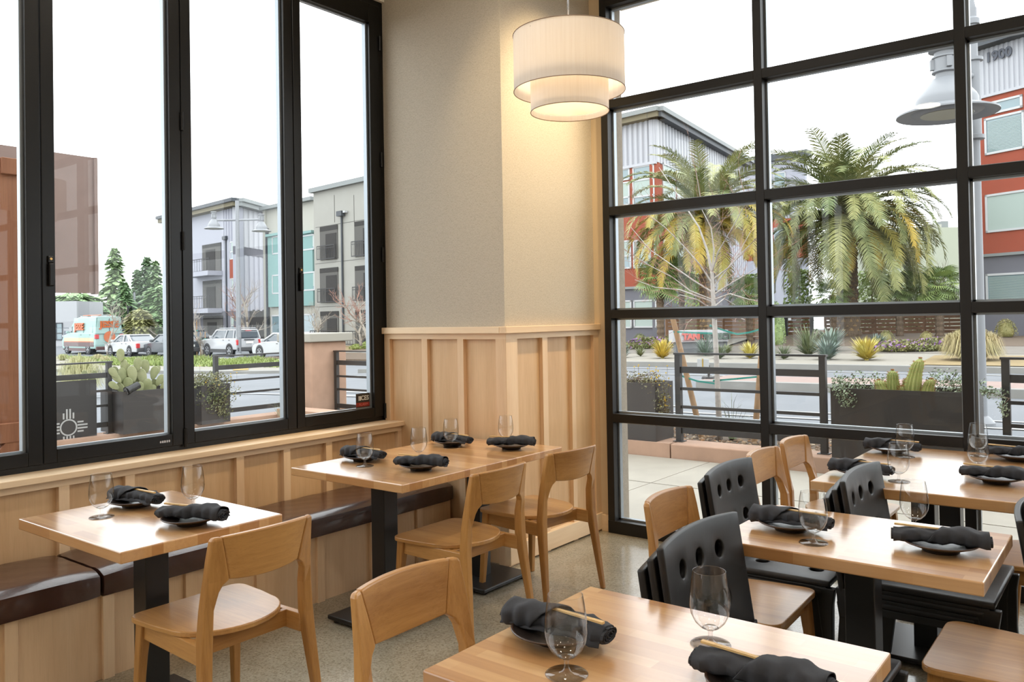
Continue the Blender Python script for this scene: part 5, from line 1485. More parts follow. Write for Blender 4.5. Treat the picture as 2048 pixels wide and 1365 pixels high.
# ================================================================== BUILDINGS
HR = Vector((RIGHT.x, RIGHT.y, 0)).normalized()
class Facade:
    """vertical wall plane through a surveyed corner, running towards a vanishing direction"""
    def __init__(s, root_loc, px, depth, vp=None):
        p = far(px, 630, depth); s.o = Vector((p.x, p.y, 0)); s.root = Vector(root_loc) if root_loc else None
        if vp is None: d = HR.copy()
        else:
            r = ray(vp, 640); d = Vector((r.x, r.y, 0)).normalized()
            if d.dot(HR) < 0: d = -d
        s.d = d; s.n = Vector((-d.y, d.x, 0))         # n points away from the viewer
        if s.n.dot(FWD) < 0: s.n = -s.n
    def hit(s, px, py):
        r = ray(px, py); t = (s.o-CAM).dot(s.n)/r.dot(s.n); p = CAM+r*t
        return (p-s.o).dot(s.d), p.z
    def S(s, px, py=600): return s.hit(px, py)[0]
    def rect(s, x0, y0, x1, y1):
        ym, xm = (y0+y1)/2, (x0+x1)/2
        return s.hit(x0, ym)[0], s.hit(x1, ym)[0], s.hit(xm, y1)[1], s.hit(xm, y0)[1]
    def M(s, root):
        m = Matrix((s.d, s.n, Vector((0, 0, 1)))).transposed().to_4x4(); m.translation = s.o-root.location
        return m
    def box(s, root, name, mat_, r, y0, y1, parent=None):
        s0, s1, z0, z1 = r
        return MB().box((s0, y0, z0), (s1, y1, z1), s.M(root)).build(name, mat_, parent or root)
    def px(s, root, name, mat_, q, y0, y1, parent=None):
        return s.box(root, name, mat_, s.rect(*q), y0, y1, parent)
    def win(s, root, q, mull=None, blind=None, frame='win_frame', fw=0.09):
        s0, s1, z0, z1 = s.rect(*q); b = MB(); M_ = s.M(root)
        b.box((s0, -0.06, z0), (s1, 0.04, z0+fw), M_).box((s0, -0.06, z1-fw), (s1, 0.04, z1), M_).box((s0, -0.06, z0), (s0+fw, 0.04, z1), M_).box((s1-fw, -0.06, z0), (s1, 0.04, z1), M_)
        if mull is not None:
            zm = z0+(z1-z0)*mull; b.box((s0, -0.06, zm-fw/2), (s1, 0.04, zm+fw/2), M_)
        f = b.build('window', frame, root)
        MB().box((s0+fw, -0.02, z0+fw), (s1-fw, 0.02, z1-fw), M_).build('pane', 'win_blind' if blind == 1 else 'win_glass_far', f)
        if blind and blind != 1:
            zz = z1-fw-(z1-z0)*blind; MB().box((s0+fw, -0.03, zz), (s1-fw, -0.021, z1-fw), M_).build('roller_blind', 'win_blind', f)
        return f
    def corr(s, root, r, mat_, pitch=0.30, y=0.0, depth=0.06, parent=None):
        s0, s1, z0, z1 = r; n = max(2, int((s1-s0)/pitch)); b = MB(); M_ = s.M(root); vs = []; 
        for i in range(n):
            a = s0+(s1-s0)*i/n; w_ = (s1-s0)/n
            for off, dy in ((0, 0), (0.15, -depth), (0.55, -depth), (0.70, 0)):
                vs += [(a+w_*off, y+dy, z0), (a+w_*off, y+dy, z1)]
        fs = [(2*i, 2*i+2, 2*i+3, 2*i+1) for i in range(len(vs)//2-1)]
        o = b.add(vs, fs, M_).build('corrugated_siding', mat_, parent or root); return tag(o, kind='stuff')
    def rail(s, root, q, y0=-0.5, n=9):
        s0, s1, z0, z1 = s.rect(*q); b = MB(); M_ = s.M(root)
        b.box((s0, y0, z1-0.06), (s1, y0+0.05, z1), M_).box((s0, y0, z0), (s1, y0+0.04, z0+0.06), M_).box((s0, y0, z1-0.24), (s1, y0+0.03, z1-0.20), M_)
        for i in range(n+1):
            x = s0+(s1-s0)*i/n; t = 0.03 if i in (0, n//2, n) else 0.012
            b.box((x-t, y0+0.01, z0), (x+t, y0+0.03, z1), M_)
        return b.build('balcony_railing', 'rail_dark_far', root)
def building(name, label, F):
    t = thing(name, label, 'building', (F.o.x, F.o.y, -1.0)); return t
def slope_quad(F, root, name, mat_, pts, y0, y1):
    """polygon given by pixels on the facade, given thickness y0..y1"""
    P_ = [F.hit(px, py) for px, py in pts]; M_ = F.M(root)
    return MB().loft([[(a, y0, z) for a, z in P_], [(a, y1, z) for a, z in P_]], True, True, M_).build(name, mat_, root)

# ---- red, white and grey block behind the yellowing palm
A1 = Facade(None, 1318, 46, -630); A2 = Facade(None, 1318, 46, 2014)
b1 = building('apartment_block', 'red and grey apartment block with white corrugated top floor behind the yellowing palm', A1)
sl = A1.S(1195)
zr = A1.hit(1318, 236)[1]; zc0 = A1.hit(1318, 323)[1]; zg = A1.hit(1318, 574)[1]
A1.box(b1, 'red_wall', 'wall_red', (sl, 0, zg, zc0), 0, 0.4); A1.box(b1, 'grey_base_wall', 'wall_grey', (sl, 0, -0.5, zg), 0.03, 0.4)
A1.box(b1, 'ledge', 'fascia', (sl, 0.05, zg-0.06, zg+0.08), -0.12, 0.1)
A1.corr(b1, (sl, 0, zc0, zr), 'corrugated_white', 0.34, 0.02, 0.10); A1.box(b1, 'top_wall', 'corrugated_white', (sl, 0, zc0, zr), 0.03, 0.4)
A1.box(b1, 'soffit', 'soffit_olive', (sl, 0.5, zr-0.02, zr+0.28), -0.55, 0.3); A1.box(b1, 'roof_fascia', 'fascia', (sl, 0.6, zr+0.26, zr+0.52), -0.72, 0.3)
A1.box(b1, 'sill_band', 'corrugated_white', (sl, 0.02, zc0-0.10, zc0+0.06), -0.10, 0.05)
for q, mu, bl in (((1243, 337, 1260, 361), None, None), ((1266, 331, 1309, 358), None, None), ((1243, 364, 1260, 412), .35, .6), ((1266, 358, 1310, 411), .35, .6),
                  ((1245, 481, 1263, 538), .45, .5), ((1267, 479, 1312, 536), None, 1), ((1247, 601, 1264, 657), .4, 1), ((1268, 600, 1314, 656), .4, 1), ((1222, 481, 1241, 539), .45, .5), ((1222, 337, 1240, 412), .45, .5)):
    A1.win(b1, q, mu, bl)
s_e = A2.S(1492, 480); s_w = A2.S(1374, 480)
A2.box(b1, 'red_wall', 'wall_red', (0, s_w, zg, zc0), 0, 0.4); A2.box(b1, 'grey_base_wall', 'wall_grey', (0, s_e, -0.5, zg), 0.03, 0.4)
A2.corr(b1, (0, s_e, zc0, zr), 'corrugated_white', 0.5, 0.02, 0.10); A2.box(b1, 'top_wall', 'corrugated_white', (0, s_e, zc0, zr), 0.03, 0.4)
A2.corr(b1, (s_w, s_e, zg, zc0), 'corrugated_lilac', 0.5, 0.02, 0.10); A2.box(b1, 'side_wall', 'corrugated_lilac', (s_w, s_e, zg, zc0), 0.03, 0.4)
A2.box(b1, 'soffit', 'fascia_dark', (-0.5, s_e, zr-0.02, zr+0.28), -0.55, 0.3); A2.box(b1, 'roof_fascia', 'fascia', (-0.6, s_e, zr+0.26, zr+0.52), -0.72, 0.3)
for q, mu in (((1325, 331, 1350, 357), None), ((1353, 337, 1368, 359), None), ((1325, 362, 1350, 415), .4), ((1353, 364, 1368, 414), .4), ((1326, 482, 1350, 536), .4), ((1354, 484, 1369, 535), .4)):
    A2.win(b1, q, mu, .6)
# ---- rear wing
A3 = Facade(None, 1492, 78, -900)
b2 = building('apartment_wing', 'grey and lilac rear wing seen between the two date palms', A3)
s0, s1 = A3.S(1470, 450), A3.S(1612, 450); z1_ = A3.hit(1540, 322)[1]; zm1, zm2 = A3.hit(1540, 440)[1], A3.hit(1540, 520)[1]
A3.box(b2, 'upper_wall', 'lilac_plain', (s0, s1, zm1, z1_), 0, 0.5); A3.box(b2, 'red_wall', 'wall_red', (s0, s1, zm2, zm1), 0, 0.5); A3.box(b2, 'base_wall', 'lilac_plain', (s0, s1, -0.5, zm2), 0.02, 0.5)
A3.box(b2, 'roof_fascia', 'fascia_dark', (s0, s1+0.4, z1_-0.1, z1_+0.5), -0.5, 0.6)
for q in ((1548, 345, 1572, 400), (1548, 455, 1572, 505), (1577, 592, 1598, 640)): A3.win(b2, q, .5, None)
# ---- numbered block on the right
A4 = Facade(None, 1955, 35, 190)
b3 = building('numbered_block', 'red and grey block with white corrugated top and house number 1900', A4)
s1 = A4.S(2160, 400)
za, zb, zc_ = A4.hit(1955, 102)[1], A4.hit(1960, 196)[1], A4.hit(1960, 513)[1]
A4.box(b3, 'top_wall', 'corrugated_white', (0, s1, zb, za), 0.03, 0.5); A4.corr(b3, (0, s1, zb, za), 'corrugated_white', 0.20, 0.02, 0.05)
A4.box(b3, 'red_wall', 'wall_red', (0, s1, zc_, zb), 0, 0.5); A4.box(b3, 'grey_base_wall', 'wall_grey', (0.06, s1, -0.5, zc_), 0.04, 0.5)
A4.box(b3, 'sill_band', 'corrugated_white', (0, s1, zb-0.06, zb+0.06), -0.08, 0.05); A4.box(b3, 'ledge', 'fascia', (0, s1, zc_-0.05, zc_+0.07), -0.10, 0.05)
A4.box(b3, 'roof_fascia', 'fascia_dark', (-0.3, s1, za-0.02, za+0.45), -0.6, 0.5)
A4.box(b3, 'end_wall', 'wall_grey', (0.0, 0.3, -0.5, za), 0.4, 8)
for q, mu, bl in (((1969, 198, 2046, 224), None, None), ((1970, 229, 2050, 304), None, None), ((1972, 384, 2060, 462), None, 1), ((1973, 546, 2060, 606), None, None)): A4.win(b3, q, mu, bl)
slat = MB()
for q in ((1974, 236, 2046, 300), (1977, 552, 2056, 602)):
    r = A4.rect(*q)
    for i in range(22):
        z = r[2]+(r[3]-r[2])*i/22; slat.box((r[0]+.05, -0.035, z), (r[1]-.05, -0.025, z+0.02), A4.M(b3))
tag(slat.build('blind_slats', 'win_blind', b3), kind='stuff')
c_ = A4.rect(1961, 104, 2008, 126)
Mt = A4.M(b3) @ plane_y((c_[0]+c_[1])/2+0.32, -0.09, (c_[2]+c_[3])/2)
text_mesh('house_number', '1900', (c_[3]-c_[2])*1.2, 'letter_dark', b3, Mt, ext=0.02, bold=0.02, space=1.02)
# ---- cream wall behind the fence
A5 = Facade(None, 1850, 62, None)
b4 = building('cream_building', 'plain pale cream building rising behind the fence', A5)
A5.px(b4, 'wall', 'cream_wall', (1782, 455, 1990, 700), 0, 6); A5.px(b4, 'roof_box', 'ivory_wall', (1872, 446, 1897, 458), 1, 4); A5.px(b4, 'roof_duct', 'fascia', (1912, 436, 1925, 456), 2, 3)
# ---- slatted fence, gate
A6 = Facade(None, 1700, 39.5, None)
def fence(label, px0, px1, pyb, pyt, F):
    t = thing('slatted_fence', label, 'fence', (F.o.x, F.o.y, 0), 0, 'horizontal slat fences')
    s0, s1, z0, z1 = F.rect(px0, pyt, px1, pyb); n = max(1, round((s1-s0)/2.4)); M_ = F.M(t)
    for k in range(n+1):
        x = s0+(s1-s0)*k/n; MB().box((x-.05, 0.03, z0-.2), (x+.05, 0.13, z1), M_).build('post', 'fence_board', t)
    rows = 9; hh = (z1-z0)/rows
    for k in range(n):
        for i in range(rows):
            a, b = s0+(s1-s0)*k/n, s0+(s1-s0)*(k+1)/n
            MB().box((a+.01, 0.0, z0+hh*i+0.012), (b-.01, 0.03, z0+hh*(i+1)-0.012), M_).build('slat', 'fence_board', t)
    return t
fence('brown slat fence behind the big date palm and the ragged palm trunks', 1652, 1950, 684, 616, A6)
fence('brown slat fence behind the lettered sign', 1334, 1562, 690, 620, Facade(None, 1450, 37, None))
gt = thing('slatted_gate', 'brown slat gate hung between black posts', 'gate', (A6.o.x, A6.o.y, 0))
s0, s1, z0, z1 = A6.rect(1572, 618, 1624, 686)
for x in (s0, s1): MB().box((x-.07, -0.05, z0-.3), (x+.07, 0.09, z1+.05), A6.M(gt)).build('gate_post', 'rail_steel', gt)
for i in range(9):
    hh = (z1-z0)/9; MB().box((s0+.1, 0, z0+hh*i+.03), (s1-.1, .03, z0+hh*(i+1)-.02), A6.M(gt)).build('slat', 'fence_board', gt)
MB().box((s0+.07, 0.0, z0+(z1-z0)*.66), (s0+.22, -.10, z0+(z1-z0)*.66+.12), A6.M(gt)).build('latch', 'steel', gt)
# ---- lettered sign
sg_ = on_g(1402, 706, 0.17)
A7 = Facade(None, 1402, (sg_-CAM).dot(FWD), None)
sg = thing('district_sign', 'low monument sign lettered TANK DISTRICT in front of the slat fence', 'sign', (A7.o.x, A7.o.y, sg_.z))
A7.px(sg, 'plinth', 'sign_grey', (1352, 682, 1455, 709), 0.0, 0.5); A7.px(sg, 'panel', 'sign_white', (1344, 661, 1454, 684), -0.15, 0.6)
r = A7.rect(1363, 667, 1445, 680); hh = r[3]-r[2]
text_mesh('lettering', 'TANK', hh*1.22, 'letter_red', sg, A7.M(sg) @ plane_y(A7.rect(1363, 667, 1394, 680)[0], -0.20, (r[2]+r[3])/2), 'LEFT', 0.03, 0.02, 0, 0.98)
text_mesh('lettering', 'DISTRICT', hh*1.22, 'letter_green', sg, A7.M(sg) @ plane_y(A7.rect(1397, 667, 1445, 680)[0], -0.20, (r[2]+r[3])/2), 'LEFT', 0.03, 0.02, 0, 0.94)
A7.px(sg, 'red_underline', 'letter_red', (1363, 681.3, 1393, 682.2), -0.17, -0.14)

# ---- left: lilac corner block
C1 = Facade(None, 478, 70, -600); C2 = Facade(None, 478, 70, 1316)
b5 = building('lilac_block', 'lilac corrugated corner block with balconies beyond the parked cars', C1)
s0 = C1.S(330, 500); zt = C1.hit(478, 412)[1]; zg = C1.hit(478, 622)[1]
C1.box(b5, 'upper_wall', 'lilac_plain', (s0, 0, zg, zt), 0.05, 0.5); C1.corr(b5, (C1.S(446), 0, zg, zt), 'corrugated_lilac', 0.45, 0.04, 0.08)
C1.box(b5, 'ground_wall', 'wall_grey', (s0, 0, -1.5, zg), 0.02, 0.5)
C1.box(b5, 'soffit', 'soffit_olive', (s0, 0.5, zt-.05, zt+.35), -0.7, 0.2); C1.box(b5, 'roof_fascia', 'fascia_dark', (s0, 0.7, zt+.3, zt+.6), -0.9, 0.2)
for q, door in (((405, 488, 442, 545), (413, 500, 431, 545)), ((406, 561, 443, 618), (414, 574, 432, 618)), ((407, 632, 446, 680), (416, 645, 434, 680))):
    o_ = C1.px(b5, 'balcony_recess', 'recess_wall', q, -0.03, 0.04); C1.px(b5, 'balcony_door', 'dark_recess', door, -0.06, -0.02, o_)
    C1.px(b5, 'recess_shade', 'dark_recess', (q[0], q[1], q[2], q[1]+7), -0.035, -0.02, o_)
for q in ((396, 520, 444, 545), (396, 593, 444, 618)):
    C1.rail(b5, q, -1.2, 10); C1.px(b5, 'balcony_slab', 'lilac_plain', (q[0]-3, q[3], q[2], q[3]+9), -1.3, 0.2)
C1.px(b5, 'downpipe', 'fascia_dark', (452.6, 478, 454.2, 668), -0.08, 0.0); C1.px(b5, 'rainwater_head', 'fascia_dark', (449, 473, 456, 480), -0.25, 0.0)
C1.win(b5, (460, 483, 472.5, 519), .42, .5); C1.px(b5, 'red_panel', 'wall_red', (460.5, 519, 472.5, 557), -0.05, 0.05); C1.win(b5, (461, 557, 473, 594), .45, .5); C1.win(b5, (462.5, 633, 474, 668), .45, .5)
s1 = C2.S(536, 520); zl0, zl1 = C2.hit(505, 513)[1], C2.hit(505, 497)[1]
C2.box(b5, 'side_wall', 'corrugated_white', (0, s1, zl1, zt), 0.05, 0.5); C2.corr(b5, (0, s1, zl1, zt), 'corrugated_white', 0.8, 0.04, 0.08)
C2.box(b5, 'lilac_band', 'wall_grey', (0, s1, zl0, zl1), 0.0, 0.5); C2.box(b5, 'side_wall', 'corrugated_lilac', (0, s1, zg, zl0), 0.05, 0.5); C2.corr(b5, (0, s1, zg, zl0), 'corrugated_lilac', 0.8, 0.04, 0.08)
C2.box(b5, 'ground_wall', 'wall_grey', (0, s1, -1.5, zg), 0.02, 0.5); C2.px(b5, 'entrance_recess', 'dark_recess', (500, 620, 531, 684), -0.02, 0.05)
C2.box(b5, 'soffit', 'fascia', (-.5, s1, zt-.05, zt+.35), -0.7, 0.2); C2.box(b5, 'roof_fascia', 'fascia', (-.6, s1, zt+.3, zt+.6), -0.9, 0.2)
# ---- ivory and teal block, beige block
C3 = Facade(None, 628, 66, -640)
b6 = building('teal_block', 'ivory apartment block with teal window bays', C3)
s0, s1 = C3.S(531, 520), C3.S(631, 520); zt = C3.hit(600, 407)[1]
C3.box(b6, 'ivory_wall', 'ivory_wall', (s0, s1, -1.5, zt), 0.05, 0.6); C3.box(b6, 'roof_fascia', 'fascia', (s0-.3, s1, zt, zt+.3), -0.4, 0.6)
C3.px(b6, 'corner_pier', 'ivory_wall', (530, 420, 534.5, 690), -0.15, 0.2); C3.px(b6, 'downpipe', 'fascia_dark', (536, 457, 538.5, 690), -0.2, 0.0)
C3.px(b6, 'teal_bay', 'teal_wall', (541, 469, 576, 614), -0.25, 0.1); C3.px(b6, 'teal_bay', 'teal_wall', (597, 466, 631, 612), -0.25, 0.1)
C3.px(b6, 'bay_head', 'teal_wall', (540, 467, 577, 472), -0.45, 0.1); C3.px(b6, 'bay_head', 'teal_wall', (596, 464, 632, 469), -0.45, 0.1)
F8 = Facade(None, 628, 65.6, -640)
for q, bl in (((545, 471, 573, 508), .7), ((545, 549, 573, 588), .7), ((544, 630, 574, 668), None), ((601, 470, 630, 501), .7), ((602, 544, 631, 582), .7), ((601, 628, 630, 666), None)): F8.win(b6, q, None, bl, fw=0.12)
C4 = Facade(None, 629, 64, -640)
b7 = building('beige_block', 'beige three-storey block with deep balcony openings', C4)
s0, s1 = 0.0, C4.S(830, 520); zt = C4.hit(629, 386)[1]
C4.box(b7, 'wall', 'beige_wall', (s0, s1, -1.5, zt), 0.05, 0.6); C4.box(b7, 'end_wall', 'beige_wall', (s0, s0+.3, -1.5, zt), 0.4, 4); C4.box(b7, 'roof_fascia', 'fascia', (s0-.2, s1, zt, zt+.35), -0.3, 0.6)
for q, dr in (((640, 452, 675, 519), (652, 467, 673, 519)), ((640, 536, 676, 605), (653, 551, 674, 605)), ((641, 623, 677, 690), (655, 637, 674, 690)), ((709, 441, 750, 512), (727, 455, 748, 512)), ((710, 531, 750, 601), (728, 545, 749, 601)), ((711, 620, 750, 688), (729, 634, 749, 688))):
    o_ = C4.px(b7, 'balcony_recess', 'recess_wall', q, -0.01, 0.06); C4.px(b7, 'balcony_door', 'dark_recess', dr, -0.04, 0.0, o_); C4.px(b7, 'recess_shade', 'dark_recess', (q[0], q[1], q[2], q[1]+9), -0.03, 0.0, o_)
for q in ((640, 491, 675, 519), (641, 577, 676, 605), (709, 481, 750, 512), (711, 573, 750, 601), (627, 661, 681, 690), (696, 662, 760, 690)): C4.rail(b7, q, -0.3, 12)
C4.px(b7, 'downpipe', 'fascia_dark', (684.8, 430, 686.8, 685), -0.1, 0.0); C4.px(b7, 'rainwater_head', 'fascia_dark', (680, 423, 690, 433), -0.35, 0.0); C4.px(b7, 'wall_lamp', 'win_frame', (691, 422, 695, 426), -0.25, 0.0)
for px in (668, 707): C4.px(b7, 'control_joint', 'recess_wall', (px-.3, 390, px+.3, 445), 0.03, 0.06)
for y in (446, 522, 612): C4.px(b7, 'control_joint', 'recess_wall', (630, y, 740, y+.6), 0.03, 0.06)
# ---- pale low building far left
C5 = Facade(None, 100, 78, None)
b8 = building('pale_building', 'low pale metal-clad building behind the lettered van', C5)
C5.px(b8, 'wall', 'pale_building', (-260, 606, 154, 720), 0, 5); C5.px(b8, 'lower_wall', 'blue_grey', (129, 662, 154, 720), -0.1, 0.2); C5.px(b8, 'panel_joint', 'blue_grey', (-260, 659, 154, 660), -0.03, 0.1)
C5.win(b8, (112, 646, 126, 681), .4, None, 'fascia_dark'); C5.win(b8, (-20, 646, 40, 681), .4, None, 'fascia_dark')

# ================================================================== FAR TREES
def conifer(label, px, pyb, pyt, wpx, depth, seed, mat_='conifer', group='tall conifers behind the cars', round_=False):
    g = far(px, pyb, depth); h = far(px, pyt, depth).z-g.z; R = wpx/2*depth/FPX; rg = random.Random(seed)
    t = thing('broadleaf_tree' if round_ else 'conifer', label, 'tree', (g.x, g.y, g.z-0.5), 0, group); b = MB(); h += .5
    n = 5200 if round_ else 3800
    for k in range(n):
        s = rg.random()**(0.8 if not round_ else 1.0)
        if round_: z = h*(0.12+0.86*s); rad = R*sqrt(max(0, 1-((z/h-0.52)/0.5)**2))
        else: z = h*(0.06+0.94*s); rad = R*(1-s)**0.8*(0.92+0.28*sin(z*1.9+seed)+0.12*sin(z*5.1))+0.10
        a = rg.uniform(0, 2*pi); rad *= 1+0.22*sin(5*a+z*1.7)
        u = rg.random()**0.5
        if not round_:
            wl = h/26; i_ = int(z/wl); a = (rg.randrange(7)+0.5*(i_ % 2)+rg.gauss(0, .12))*2*pi/7+i_*0.8; rad *= 0.75+0.5*((i_*37+int(a*3)) % 5)/4; z = i_*wl+rg.gauss(0, .06)
        p = Vector((rad*u*cos(a), rad*u*sin(a), z-(0.22*rad*u*u if not round_ else 0)))
        l = rg.uniform(0.22, 0.62)*(0.75+0.12*R); o_ = Vector((cos(a), sin(a), -0.35+rg.uniform(-.3, .3))); s_ = Vector((-sin(a), cos(a), rg.uniform(-.4, .4)))
        b.add([p-o_*l, p+s_*l*.45, p+o_*l, p-s_*l*.45], [(0, 1, 2, 3)])
    tag(b.build('foliage', mat_, t, fix=False), kind='stuff')
    MB().tube([(0, 0, 0), (0, 0, h*0.9)], [0.02*h, 0.004*h], 8).build('trunk', 'bark_brown', t)
    return t
conifer('tallest pointed conifer behind the lettered van', 231, 690, 494, 84, 92, 1)
conifer('pointed conifer with a slim crown right of the tallest one', 296, 690, 512, 62, 95, 2)
conifer('shorter conifer between the two pointed ones', 276, 692, 538, 50, 97, 3)
conifer('leaning edge conifer half hidden by the window frame', 313, 690, 520, 44, 93, 4)
conifer('light green conifer in front of the tallest one', 250, 692, 565, 70, 88, 5, 'broadleaf')
conifer('round green tree behind the low pale building', 150, 694, 588, 120, 86, 6, 'broadleaf', 'round green trees behind the cars', True)
conifer('round green tree right of the low pale building', 190, 694, 605, 90, 87, 7, 'broadleaf', 'round green trees behind the cars', True)
conifer('round green tree above the white sedan', 325, 692, 572, 80, 84, 8, 'broadleaf', 'round green trees behind the cars', True)
conifer('round green tree left of the low pale building', 20, 694, 585, 110, 88, 9, 'broadleaf', 'round green trees behind the cars', True)
conifer('yellowish weeping tree behind the street lamp', 280, 690, 620, 46, 76, 10, 'willow', 'round green trees behind the cars', True)
def far_tree(label, px, py, pyt, seed, depth=None, **kw):
    g = on_g(px, py) if depth is None else far(px, py, depth); d = (g-CAM).dot(FWD)
    return bare_tree('bare_tree', label, g, (py-pyt)*d/FPX*1.0, seed, 'bark_pale', 'twig_red' if kw.pop('red', False) else 'bark_pale', 0.013*(py-pyt)*d/FPX+0.06, 5, 0.36, 0.7, group='bare street trees', **kw)
far_tree('bare pale tree standing before the rear of the lettered van', 216, 712, 600, 31)
far_tree('bare pale tree right of the white sedan', 325, 700, 605, 32, 66)
far_tree('bare pale tree with two stakes left of the white off-roader', 406, 712, 600, 33)
far_tree('bare pale tree rising behind the white off-roader', 500, 690, 560, 34, 60)
far_tree('bare pale tree next to the white off-roader roof rack', 494, 692, 575, 38, 62, red=True)
far_tree('bare reddish tree in front of the beige block', 737, 690, 555, 35, 42, red=True)
far_tree('small bare tree above the peach pillar', 632, 690, 615, 36, 46)
far_tree('bare forked tree between the two balcony rows of the beige block', 722, 692, 625, 37, 44)
for px, py, pt, lab in ((394, 712, 640, 'tall tied stake left of the off-roader tree'), (401.5, 712, 664, 'short stake against the off-roader tree'), (411, 712, 664, 'short stake right of the off-roader tree'), (731, 694, 645, 'tied stake before the beige block')):
    p0, p1 = on_g(px, py), None; d = (p0-CAM).dot(FWD); p1 = far(px, pt, d)
    t_ = thing('tree_stake', lab, 'stake', p0, 0, 'stakes of the street trees')
    MB().tube([(0, 0, -0.1), (0, 0, p1.z-p0.z)], 0.045, 6).build('pole', 'stake_wood', t_); MB().cbox((0, 0, (p1.z-p0.z)*.7), (0.12, 0.12, 0.08)).build('tie', 'tie_green', t_)
rg = random.Random(5)
for i, (px, lab) in enumerate(((1868, 'left'), (1882, 'middle'), (1900, 'right'))):
    g = far(px, 670, 50); bare_tree('bare_tree', 'thin bare upright tree before the cream building, %s of three' % lab, (g.x, g.y, g.z), 4.2, 50+i, 'bark_brown', 'bark_brown', 0.05, 5, 0.3, 0.35, group='bare trees before the cream building', upness=0.7)

# ================================================================== LEFT MEDIAN, KERBS, HEDGES
m0, m1, m2 = on_g(60, 741), on_g(300, 747), on_g(548, 757)
n0, n1 = on_g(60, 722), on_g(560, 722)
def bez(a, b, c): return lambda t: ((1-t)**2*a.x+2*t*(1-t)*b.x+t*t*c.x, (1-t)**2*a.y+2*t*(1-t)*b.y+t*t*c.y)
e0 = bez(on_g(-60, 741), on_g(300, 750), on_g(566, 748)); e1 = bez(on_g(-60, 716), on_g(300, 718), on_g(566, 724))
def mixe(f, g, k): return lambda t: (f(t)[0]+(g(t)[0]-f(t)[0])*k, f(t)[1]+(g(t)[1]-f(t)[1])*k)
drape('left_median_kerb', e0, mixe(e0, e1, .10), 24, 1, 'kerb_concrete', 0.14, None, 0.2)
drape('left_median_soil', mixe(e0, e1, .10), e1, 24, 4, 'granite_fines', 0.14, None, 0.2)
rg = random.Random(8); b = MB(); lo0, lo1 = mixe(e0, e1, .30), mixe(e0, e1, .92)
for k in range(9000):
    t = rg.uniform(0.28, 1.0); s = rg.random()
    if t < 0.42 and s < (0.42-t)/.14: continue
    x = lo0(t)[0]+(lo1(t)[0]-lo0(t)[0])*s; y = lo0(t)[1]+(lo1(t)[1]-lo0(t)[1])*s
    hh = rg.uniform(0.10, 0.34)*(0.7+0.3*sin(x*1.3+y)); a = rg.uniform(0, 6.3); w_ = 0.05
    p = Vector((x, y, G(x, y)+0.13)); s_ = Vector((cos(a), sin(a), 0))*w_; tip = p+Vector((cos(a*3)*.14, sin(a*3)*.14, hh))
    b.add([p-s_, p+s_, tip], [(0, 1, 2)])
tag(b.build('ground_cover', 'groundcover', None, fix=False), 'bright green creeping ground cover on the left median', 'ground cover', kind='stuff')
for i, (px, lab) in enumerate(((125, 'pale dry grass tuft at the left end of the median'), (150, 'pale dry grass tuft before the front wheel of the van'), (176, 'pale dry grass tuft before the middle of the van'), (196, 'pale dry grass tuft before the rear wheel of the van'), (212, 'pale dry grass tuft at the foot of the bare tree'))):
    grass_mound(lab, px, 722+i % 3*4, 30, 15, 'feather_grass', 260, 60+i, 0.02)
strip_l = drape('road_line', seg(tuple(on_g(385, 754))[:2], tuple(on_g(515, 748))[:2]), seg(tuple(on_g(385, 750))[:2], tuple(on_g(515, 751))[:2]), 8, 1, 'road_paint', 0.012)
drape('road_line', seg(tuple(on_g(388, 757))[:2], tuple(on_g(462, 755))[:2]), seg(tuple(on_g(388, 762))[:2], tuple(on_g(462, 757))[:2]), 6, 1, 'road_paint', 0.012)
drape('yellow_kerb_mark', seg(tuple(on_g(466, 745))[:2], tuple(on_g(497, 741))[:2]), seg(tuple(on_g(466, 748.5))[:2], tuple(on_g(497, 747.5))[:2]), 4, 1, 'yellow_paint', 0.16)
drape('far_lawn', seg(tuple(on_g(600, 707))[:2], tuple(on_g(780, 707))[:2]), seg(tuple(on_g(600, 692))[:2], tuple(on_g(780, 692))[:2]), 6, 3, 'dry_grass_soil', 0.10, None, 0.15)
drape('far_kerb_left', seg(tuple(on_g(600, 712))[:2], tuple(on_g(780, 712))[:2]), seg(tuple(on_g(600, 707))[:2], tuple(on_g(780, 707))[:2]), 6, 2, 'kerb_concrete', 0.10, None, 0.15)
drape('far_bed_left', seg(tuple(on_g(360, 694))[:2], tuple(on_g(780, 693))[:2]), seg(tuple(on_g(360, 684))[:2], tuple(on_g(780, 683))[:2]), 10, 3, 'mulch', 0.12, None, 0.15)
for px, py, w_, h_, lab in ((535, 694, 14, 16, 'left clipped green hedge ball behind the white saloon car'), (548, 693, 14, 13, 'right clipped green hedge ball behind the white saloon car'), (523, 696, 10, 15, 'hedge ball next to the off-roader tail lamp'), (712, 699, 26, 11, 'pale green mound shrub on the dry lawn'), (733, 698, 24, 16, 'taller pale green mound shrub on the dry lawn')):
    shrub('hedge_ball', lab, px, py, w_, h_, 'groundcover' if px > 600 else 'shrub_green', px, 260, 0.10, 'clipped shrubs before the apartment blocks', lift=0.1)

